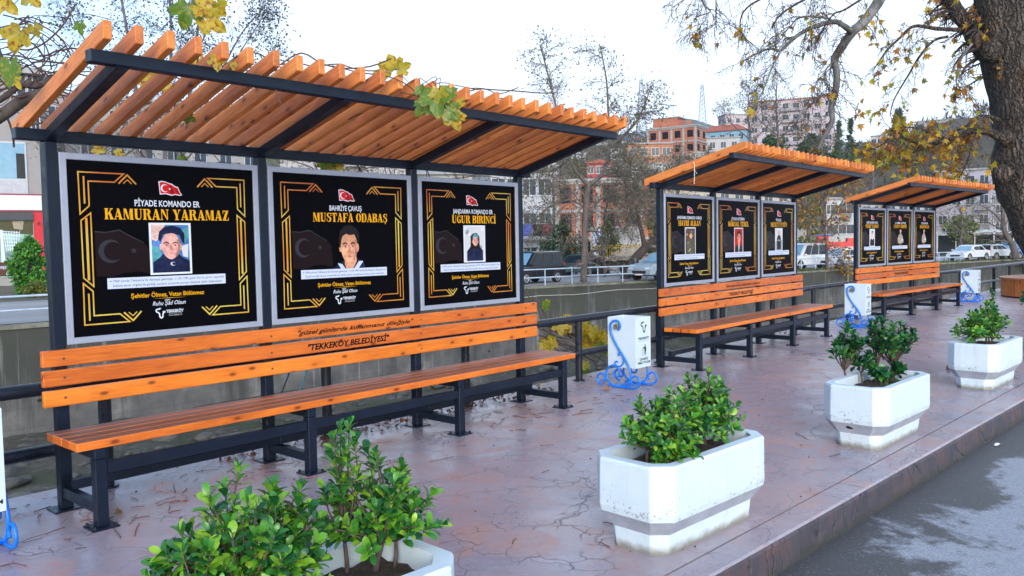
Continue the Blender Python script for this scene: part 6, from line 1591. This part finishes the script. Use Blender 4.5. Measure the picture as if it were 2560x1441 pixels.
# dense fringe of thin twigs on the low branch and the upper left
low = [t for t in tips]
tw.build('twigs', mat('plane twigs', (.065, .05, .05), .9, 0, .3, 6), R)
def plane_leaf(b, p, d, S, rg):
    d = d.normalized(); s = d.orthogonal().normalized(); q = d.cross(s); an = rg.uniform(0, 6.28); s2 = s*math.cos(an)+q*math.sin(an); n2 = d.cross(s2)
    out = [(0, 0), (.16, -.02), (.5, .12), (.24, .25), (.46, .52), (.17, .48), (0, 1.0), (-.17, .48), (-.46, .52), (-.24, .25), (-.5, .12), (-.16, -.02)]
    vs = [p+d*(y*S)+s2*(x*S)+n2*(S*(.35*abs(x)-.18*y*y+rg.uniform(-.03, .03))) for x, y in out]; c = p+d*(.28*S)
    k = len(vs); b.add([c]+vs, [(0, i+1, (i+1) % k+1) for i in range(k)])
PLF = leaf_mat('autumn plane leaves', [(0, (.34, .11, .02)), (.2, (.48, .20, .02)), (.42, (.56, .32, .02)), (.7, (.50, .40, .035)), (.88, (.30, .32, .035)), (1, (.20, .09, .04))], .55, .45)
lf = MB(); tot = 0
for p, d in tips:
    w_ = p+PT0; v = w_-CAM; dep = v.dot(_f); px_ = 1280+FPX*v.dot(_r)/dep; py_ = 720.5-FPX*v.dot(_u)/dep
    pr_ = .10
    if 2140 < px_ < 2520 and 270 < py_ < 480: pr_ = .36
    elif px_ > 2140 and py_ < 160: pr_ = .13
    elif px_ < 2140: pr_ = .028
    if rg.random() < pr_:
        plane_leaf(lf, p, Vector((rg.gauss(0, .6), rg.gauss(0, .6), -.8+rg.gauss(0, .5))), rg.uniform(.10, .19), rg); tot += 1
lf.build('leaves', PLF, R)
sdm = MB()
for p, d in tips:
    if rg.random() < .10:
        c = p+Vector((rg.gauss(0, .04), rg.gauss(0, .04), -.08)); r = .014
        sdm.add([c+Vector(q)*r for q in ((1, 0, 0), (-1, 0, 0), (0, 1, 0), (0, -1, 0), (0, 0, 1), (0, 0, -1))], [(0, 2, 4), (2, 1, 4), (1, 3, 4), (3, 0, 4), (2, 0, 5), (1, 2, 5), (3, 1, 5), (0, 3, 5)])
sdm.build('seed_balls', mat('seed balls', (.07, .05, .04), .9), R)['kind'] = 'stuff'

# ------------------------------------------------------------------ vine over the nearest shelter
VLEAF = leaf_mat('turning vine leaves', [(0, (.30, .30, .02)), (.3, (.46, .40, .03)), (.55, (.60, .42, .03)), (.8, (.14, .24, .025)), (1, (.55, .26, .03))], .45, .4, spots=(.26, .075, .02))
VLEAFG = leaf_mat('green vine leaves', [(0, (.10, .22, .02)), (.5, (.06, .17, .02)), (1, (.24, .30, .03))], .4, .4, spots=(.36, .30, .03))
VST = mat('vine stems', (.085, .045, .035), .8, 0, .4, 20, .3, 40); VST2 = bark_mat('old vine bark', (.075, .06, .055), None, 14)
def vine_leaf(p, d, up, S, rg, parent, m_, label=None):
    "palmate lobed leaf with a folded midrib"
    d = d.normalized(); s = d.cross(up).normalized(); n = s.cross(d)
    ang = [(-168, .30), (-150, .50), (-128, .62), (-108, .52), (-92, .60), (-70, .92), (-60, .80), (-48, .84), (-38, .56), (-26, .76), (-14, .92), (-6, .98), (0, 1.08)]
    out = ang+[(-a, r) for a, r in ang[-2::-1]]
    b = MB(); vs = [p]; k = len(out); mids = []
    fold = rg.uniform(.1, .5); curl = rg.uniform(.1, .45); wv = rg.uniform(0, 6)
    def P(a, r):
        x = math.sin(math.radians(a))*r; y = math.cos(math.radians(a))*r
        z = fold*abs(x)-curl*(y*y)*.6-.25*x*x*curl+.05*math.sin(a*.12+wv)*r
        return p+s*(x*S)+d*(y*S)+n*(z*S)
    vs += [P(a, r*.5) for a, r in out]+[P(a, r*rg.uniform(.93, 1.05)) for a, r in out]
    fs = [(0, i+1, i+2) for i in range(k-1)]+[(i+1, i+1+k, i+2+k, i+2) for i in range(k-1)]
    b.add(vs, fs); return b.build('leaf', m_, parent, smooth=True)
vr = Vector((-.3, -.2, 2.1)); rg = random.Random(5)
R = thing('vine', 'tangled grapevine with yellowing leaves over the left end of the nearest shelter', 'vine', vr)
def vp(px, py, d): return at(px, py, d)-vr
b = MB()
for pl, d, r in (([(-60, 330), (10, 285), (60, 250), (110, 235)], 4.6, .035), ([(-60, 270), (0, 250), (50, 215), (95, 215), (140, 190)], 4.75, .018), ([(-40, 190), (-5, 160), (-15, 120)], 4.4, .03)):
    b.tube(smooth_pts([vp(a, c, d+.04*i) for i, (a, c) in enumerate(pl)], 5), r, 8)
b.build('old_stem', VST2, R, smooth=True)
b = MB()
for i in range(64):
    x0 = rg.uniform(-60, 120); y0 = rg.uniform(20, 330); L = rg.uniform(70, 230); d = rg.uniform(4.45, 5.6); a = rg.uniform(-.5, .45); pts = []
    if y0 < 120 and rg.random() < .5: y0 += 130
    cv = rg.uniform(-.9, .9)
    for k in range(6):
        t = k/5; pts.append(vp(x0+L*t*math.cos(a+cv*t), y0+L*t*math.sin(a+cv*t)+rg.uniform(-5, 5), d+.25*t))
    b.tube(smooth_pts(pts, 3), rg.uniform(.0022, .0065), 5, False)
for i in range(60):   # runners lying above the slats
    x0 = rg.uniform(.0, 2.9); y0 = rg.uniform(-.9, .35); a = rg.uniform(-.4, .4); L = rg.uniform(.35, 1.0); pts = []
    for k in range(6):
        t = k/5; x = x0+L*t*math.cos(a); y = y0+L*t*math.sin(a)+rg.uniform(-.03, .03); pts.append(Vector((x, y, 2.10-.2609*y+rg.uniform(.015, .09)))-vr)
    b.tube(smooth_pts(pts, 3), rg.uniform(.002, .005), 5, False)
for i in range(26):   # shoots hanging behind the posters
    x0 = rg.uniform(.2, 3.6); y0 = rg.uniform(.12, .45); pts = [Vector((x0, y0, 2.12)), Vector((x0+rg.uniform(.02, .12), y0+.03, 2.0)), Vector((x0+rg.uniform(.1, .3), y0+.06, 1.86)), Vector((x0+rg.uniform(.15, .45), y0+.08, 1.74))]
    b.tube([q-vr for q in smooth_pts(pts, 3)], rg.uniform(.002, .005), 5, False)
for pl, d in (([(910, 184), (960, 190), (1005, 205), (1040, 232), (1062, 262)], 4.72), ([(1000, 232), (1040, 240), (1080, 258)], 4.8), ([(1060, 265), (1100, 275), (1130, 300)], 4.7), ([(490, 175), (500, 120), (520, 60), (515, -30)], 4.1), ([(830, 165), (900, 182), (940, 186)], 4.7), ([(690, 225), (700, 255), (705, 268)], 4.2), ([(870, 300), (900, 285), (950, 262)], 5.0)):
    b.tube(smooth_pts([vp(a, c, d) for a, c in pl], 4), .0035, 5, False)
b.build('shoots', VST, R)
VL = [(1090, 240, 4.62, (0.1, -.2, -1), .125, 'g'), (1098, 230, 4.60, (.0, .1, -1), .075, 'y'), (1062, 262, 4.66, (-.5, 0, -.6), .08, 'g'), (1120, 275, 4.62, (.5, 0, -.4), .085, 'g'), (1135, 290, 4.64, (.3, .1, -.9), .085, 'y'), (1147, 262, 4.66, (.3, 0, .5), .05, 'y'), (1052, 222, 4.7, (.2, 0, -.8), .055, 'g'), (1122, 235, 4.7, (.6, 0, .5), .06, 'g'),
      (985, 165, 4.75, (-.2, .1, .5), .085, 'y'), (1000, 172, 4.72, (.6, 0, .25), .07, 'y'), (965, 180, 4.76, (-.8, 0, -.15), .075, 'y'),
      (468, 22, 4.1, (-.2, 0, -1), .10, 'g'), (500, 18, 4.05, (.6, 0, -.3), .09, 'y'), (520, 52, 4.05, (.4, 0, -.25), .10, 'y'), (545, 10, 4.1, (.3, 0, -.6), .07, 'y'), (505, 8, 4.12, (-.6, 0, .3), .06, 'y'),
      (200, 62, 4.3, (0, 0, -1), .055, 'g'), (50, 85, 3.9, (-.35, 0, -.9), .10, 'y'), (85, 68, 3.95, (.2, 0, -.5), .05, 'y'), (25, 165, 3.8, (-.1, 0, -1), .10, 'g'), (10, -5, 3.7, (.4, 0, -.6), .09, 'y'), (75, -12, 3.75, (.4, 0, -.5), .07, 'y'), (40, 195, 4.2, (.3, 0, -.8), .06, 'y'),
      (542, 148, 3.95, (.05, 0, -1), .058, 'y'), (582, 160, 4.0, (.1, 0, -1), .03, 'y'), (468, 295, 4.6, (.6, 0, -.2), .05, 'g'), (370, 192, 5.1, (.2, 0, -.6), .09, 'y'), (430, 220, 5.1, (-.2, 0, -.7), .08, 'y'), (240, 372, 5.2, (.6, 0, -.2), .06, 'y'), (300, 385, 5.2, (-.4, 0, -.3), .06, 'y'), (455, 395, 5.4, (.2, 0, -.5), .06, 'g'), (500, 150, 5.0, (.1, 0, -.7), .06, 'y'),
      (822, 414, 5.8, (-.4, 0, -.6), .10, 'g'), (835, 418, 5.8, (.3, 0, -.6), .09, 'y')]
pe = MB()
for px_, py_, d, dr, S, kk in VL:
    c = _r*dr[0]+_u*dr[2]+_f*dr[1]; upv = -_f+_r*rg.uniform(-.5, .5)+_u*rg.uniform(-.3, .5)
    vine_leaf(vp(px_, py_, d), c, upv, S, rg, R, VLEAF if kk == 'y' else VLEAFG)
    q = vp(px_, py_, d); cn_ = c.normalized()
    pe.tube(smooth_pts([q+cn_*.01, q-cn_*S*.45+_f*.02+_u*.01, q-cn_*S*.8+_f*.07+_u*.035, q-cn_*S*.9+_f*.16+_r*rg.uniform(-.12, .12)+_u*rg.uniform(-.02, .08)], 3), .0022, 5)
pe.build('leaf_stalks', VST, R, smooth=True)
# vine on the railing
vr = Vector((4.9, .5, .4)); R = thing('vine', 'yellow leaved vine climbing the canal railing beside the second litter bin', 'vine', vr); rg = random.Random(9)
b = MB()
for i in range(34):
    x0 = rg.uniform(1345, 1400); y0 = rg.uniform(790, 850); L = rg.uniform(60, 150); a = rg.uniform(.1, .6); pts = [vp(x0+L*t*math.cos(a), y0+L*t*math.sin(a)+rg.uniform(-5, 5), 8.9+.2*t) for t in (0, .25, .5, .75, 1)]
    b.tube(smooth_pts(pts, 3), rg.uniform(.003, .007), 5, False)
for pl in ([(1310, 735), (1340, 760), (1362, 830)], [(1315, 720), (1352, 770), (1370, 800)], [(1505, 880), (1495, 905), (1490, 925)]): b.tube(smooth_pts([vp(a, c, 9.2) for a, c in pl], 4), .004, 5, False)
b.build('shoots', VST, R)
for i in range(40):
    px_, py_ = rg.choice([(1465, 830), (1480, 850), (1490, 845), (1475, 860), (1455, 865), (1500, 835), (1380, 865), (1365, 760), (1395, 795), (1410, 815), (1515, 865), (1465, 905), (1370, 875), (1350, 855)])
    px_ += rg.gauss(0, 11); py_ += rg.gauss(0, 10); c = Vector((rg.gauss(0, .6), rg.gauss(0, .3), -.7))
    vine_leaf(vp(px_, py_, rg.uniform(8.75, 9.0)), c, -_f+Vector((rg.gauss(0, .4), rg.gauss(0, .4), .3)), rg.uniform(.06, .12), rg, R, VLEAF if rg.random() < .75 else VLEAFG)

# ------------------------------------------------------------------ litter on the ground
DRY = leaf_mat('dry fallen leaves', [(0, (.16, .06, .03)), (.5, (.26, .11, .04)), (1, (.36, .20, .07))], .7, .1)
rg = random.Random(31)
FL = [(1345, 965, .07, 'curled brown leaf on the paving beside the nearest bench'), (1520, 975, .075, 'curled orange leaf at the foot of the second litter bin'), (2366, 922, .085, 'brown leaf left of the fourth planter'), (95, 1290, .05, 'brown leaf behind the front leg of the nearest bench'), (1040, 1052, .06, 'brown leaf below the third poster'), (1120, 1050, .05, 'small brown leaf under the right end of the nearest bench'), (300, 1278, .05, 'dry leaf between the first bench legs'), (1245, 960, .05, 'dry leaf behind the last legs of the nearest bench'), (1080, 1000, .06, 'dry leaf under the middle of the nearest bench'), (2150, 850, .05, 'dry leaf behind the planter with the hole')]
for px_, py_, S, lb in FL:
    p = gnd(px_, py_, .012); b = MB(); rgl = random.Random(px_)
    plane_leaf(b, Vector((0, 0, 0)), Vector((rgl.gauss(0, 1), rgl.gauss(0, 1), .12)), S, rgl); plane_leaf(b, Vector((.01, 0, .004)), Vector((rgl.gauss(0, 1), rgl.gauss(0, 1), .35)), S*.8, rgl)
    tag(b.build('fallen_leaf', DRY, smooth=False, loc=p), lb, 'leaf', 'fallen leaves on the paving')
b = MB()
for i in range(330):
    if rg.random() < .62: x = rg.uniform(-.6, 4.4); y = rg.uniform(-.75, .4)
    elif rg.random() < .7: x = rg.uniform(-.6, 14); y = rg.uniform(-1.0, .35)
    else: x = rg.uniform(-.6, 12); y = rg.uniform(-3.0, -.6)
    L = rg.uniform(.015, .10)*(1 if rg.random() < .8 else 2.2); a = rg.uniform(-.7, .7)+(0 if rg.random() < .7 else 1.5); p = Vector((x, y, .004))
    b.tube([p, p+Vector((L*.5*math.cos(a), L*.5*math.sin(a)+rg.uniform(-.01, .01), .002)), p+Vector((L*math.cos(a), L*math.sin(a), .001))], rg.uniform(.0012, .0028), 4)
for i in range(430):
    x = rg.uniform(1.0, 4.3) if rg.random() < .8 else rg.uniform(5, 16); y = rg.uniform(.05, .42); plane_leaf(b, Vector((x, y, .006+.02*rg.random())), Vector((rg.gauss(0, 1), rg.gauss(0, 1), .2)), rg.uniform(.02, .05), rg)
stuff(b.build('leaf_litter', mat('red brown litter', (.13, .05, .03), .8, 0, .5, 3)), 'thin twigs and crumbled leaves scattered on the paving under the benches', 'litter')
b = MB()
for i in range(90):
    p = gnd(rg.uniform(60, 2400), rg.uniform(960, 1400), .003)
    if p.y < kerb_y(p.x)+.05 or p.y > .4: continue
    rock(b, (p.x, p.y, .003), rg.uniform(.002, .006), rg)
stuff(b.build('crumbs', mat('dark seeds and crumbs', (.05, .04, .04), .9)), 'tiny dark seeds and crumbs on the paving', 'litter')
p = gnd(2495, 1113, -.145); b = MB(); b.add([(-.035, 0, 0), (.0, -.015, .012), (.035, -.006, .004), (.04, .018, .002), (.0, .012, .016), (-.03, .022, .003)], [(0, 1, 4, 5), (1, 2, 3, 4)])
tag(b.build('paper_scrap', mat('white paper', (.8, .8, .8), .8), loc=p), 'crumpled white paper scrap on the dark asphalt', 'paper')
# pale hoses seen hanging behind the nearest bench
for lb, pl, c in (('teal hose hanging behind the nearest bench', [(768, 925), (760, 950), (748, 980)], (.05, .25, .30)), ('dark hose hanging behind the nearest bench', [(724, 930), (715, 955), (703, 985)], (.03, .05, .06))):
    b = MB().tube(smooth_pts([at(a, q, 5.9) for a, q in pl], 4), .006, 6); tag(b.build('hose', mat('hose '+lb[:4], c, .5), smooth=True), lb, 'hose')
# ------------------------------------------------------------------ pale evening air
t = NT('pale air'); t.t.nodes.remove(t.b)
hv = t.n('VolumePrincipled', {'Color': (.75, .87, 1.0), 'Density': .00022, 'Anisotropy': .3})
t.t.links.new(hv.outputs[0], t.t.nodes['Material Output'].inputs['Volume'])
b = MB().box(-3050, 3050, -3050, 3050, -8.5, 140)
stuff(b.build('haze', t.m))
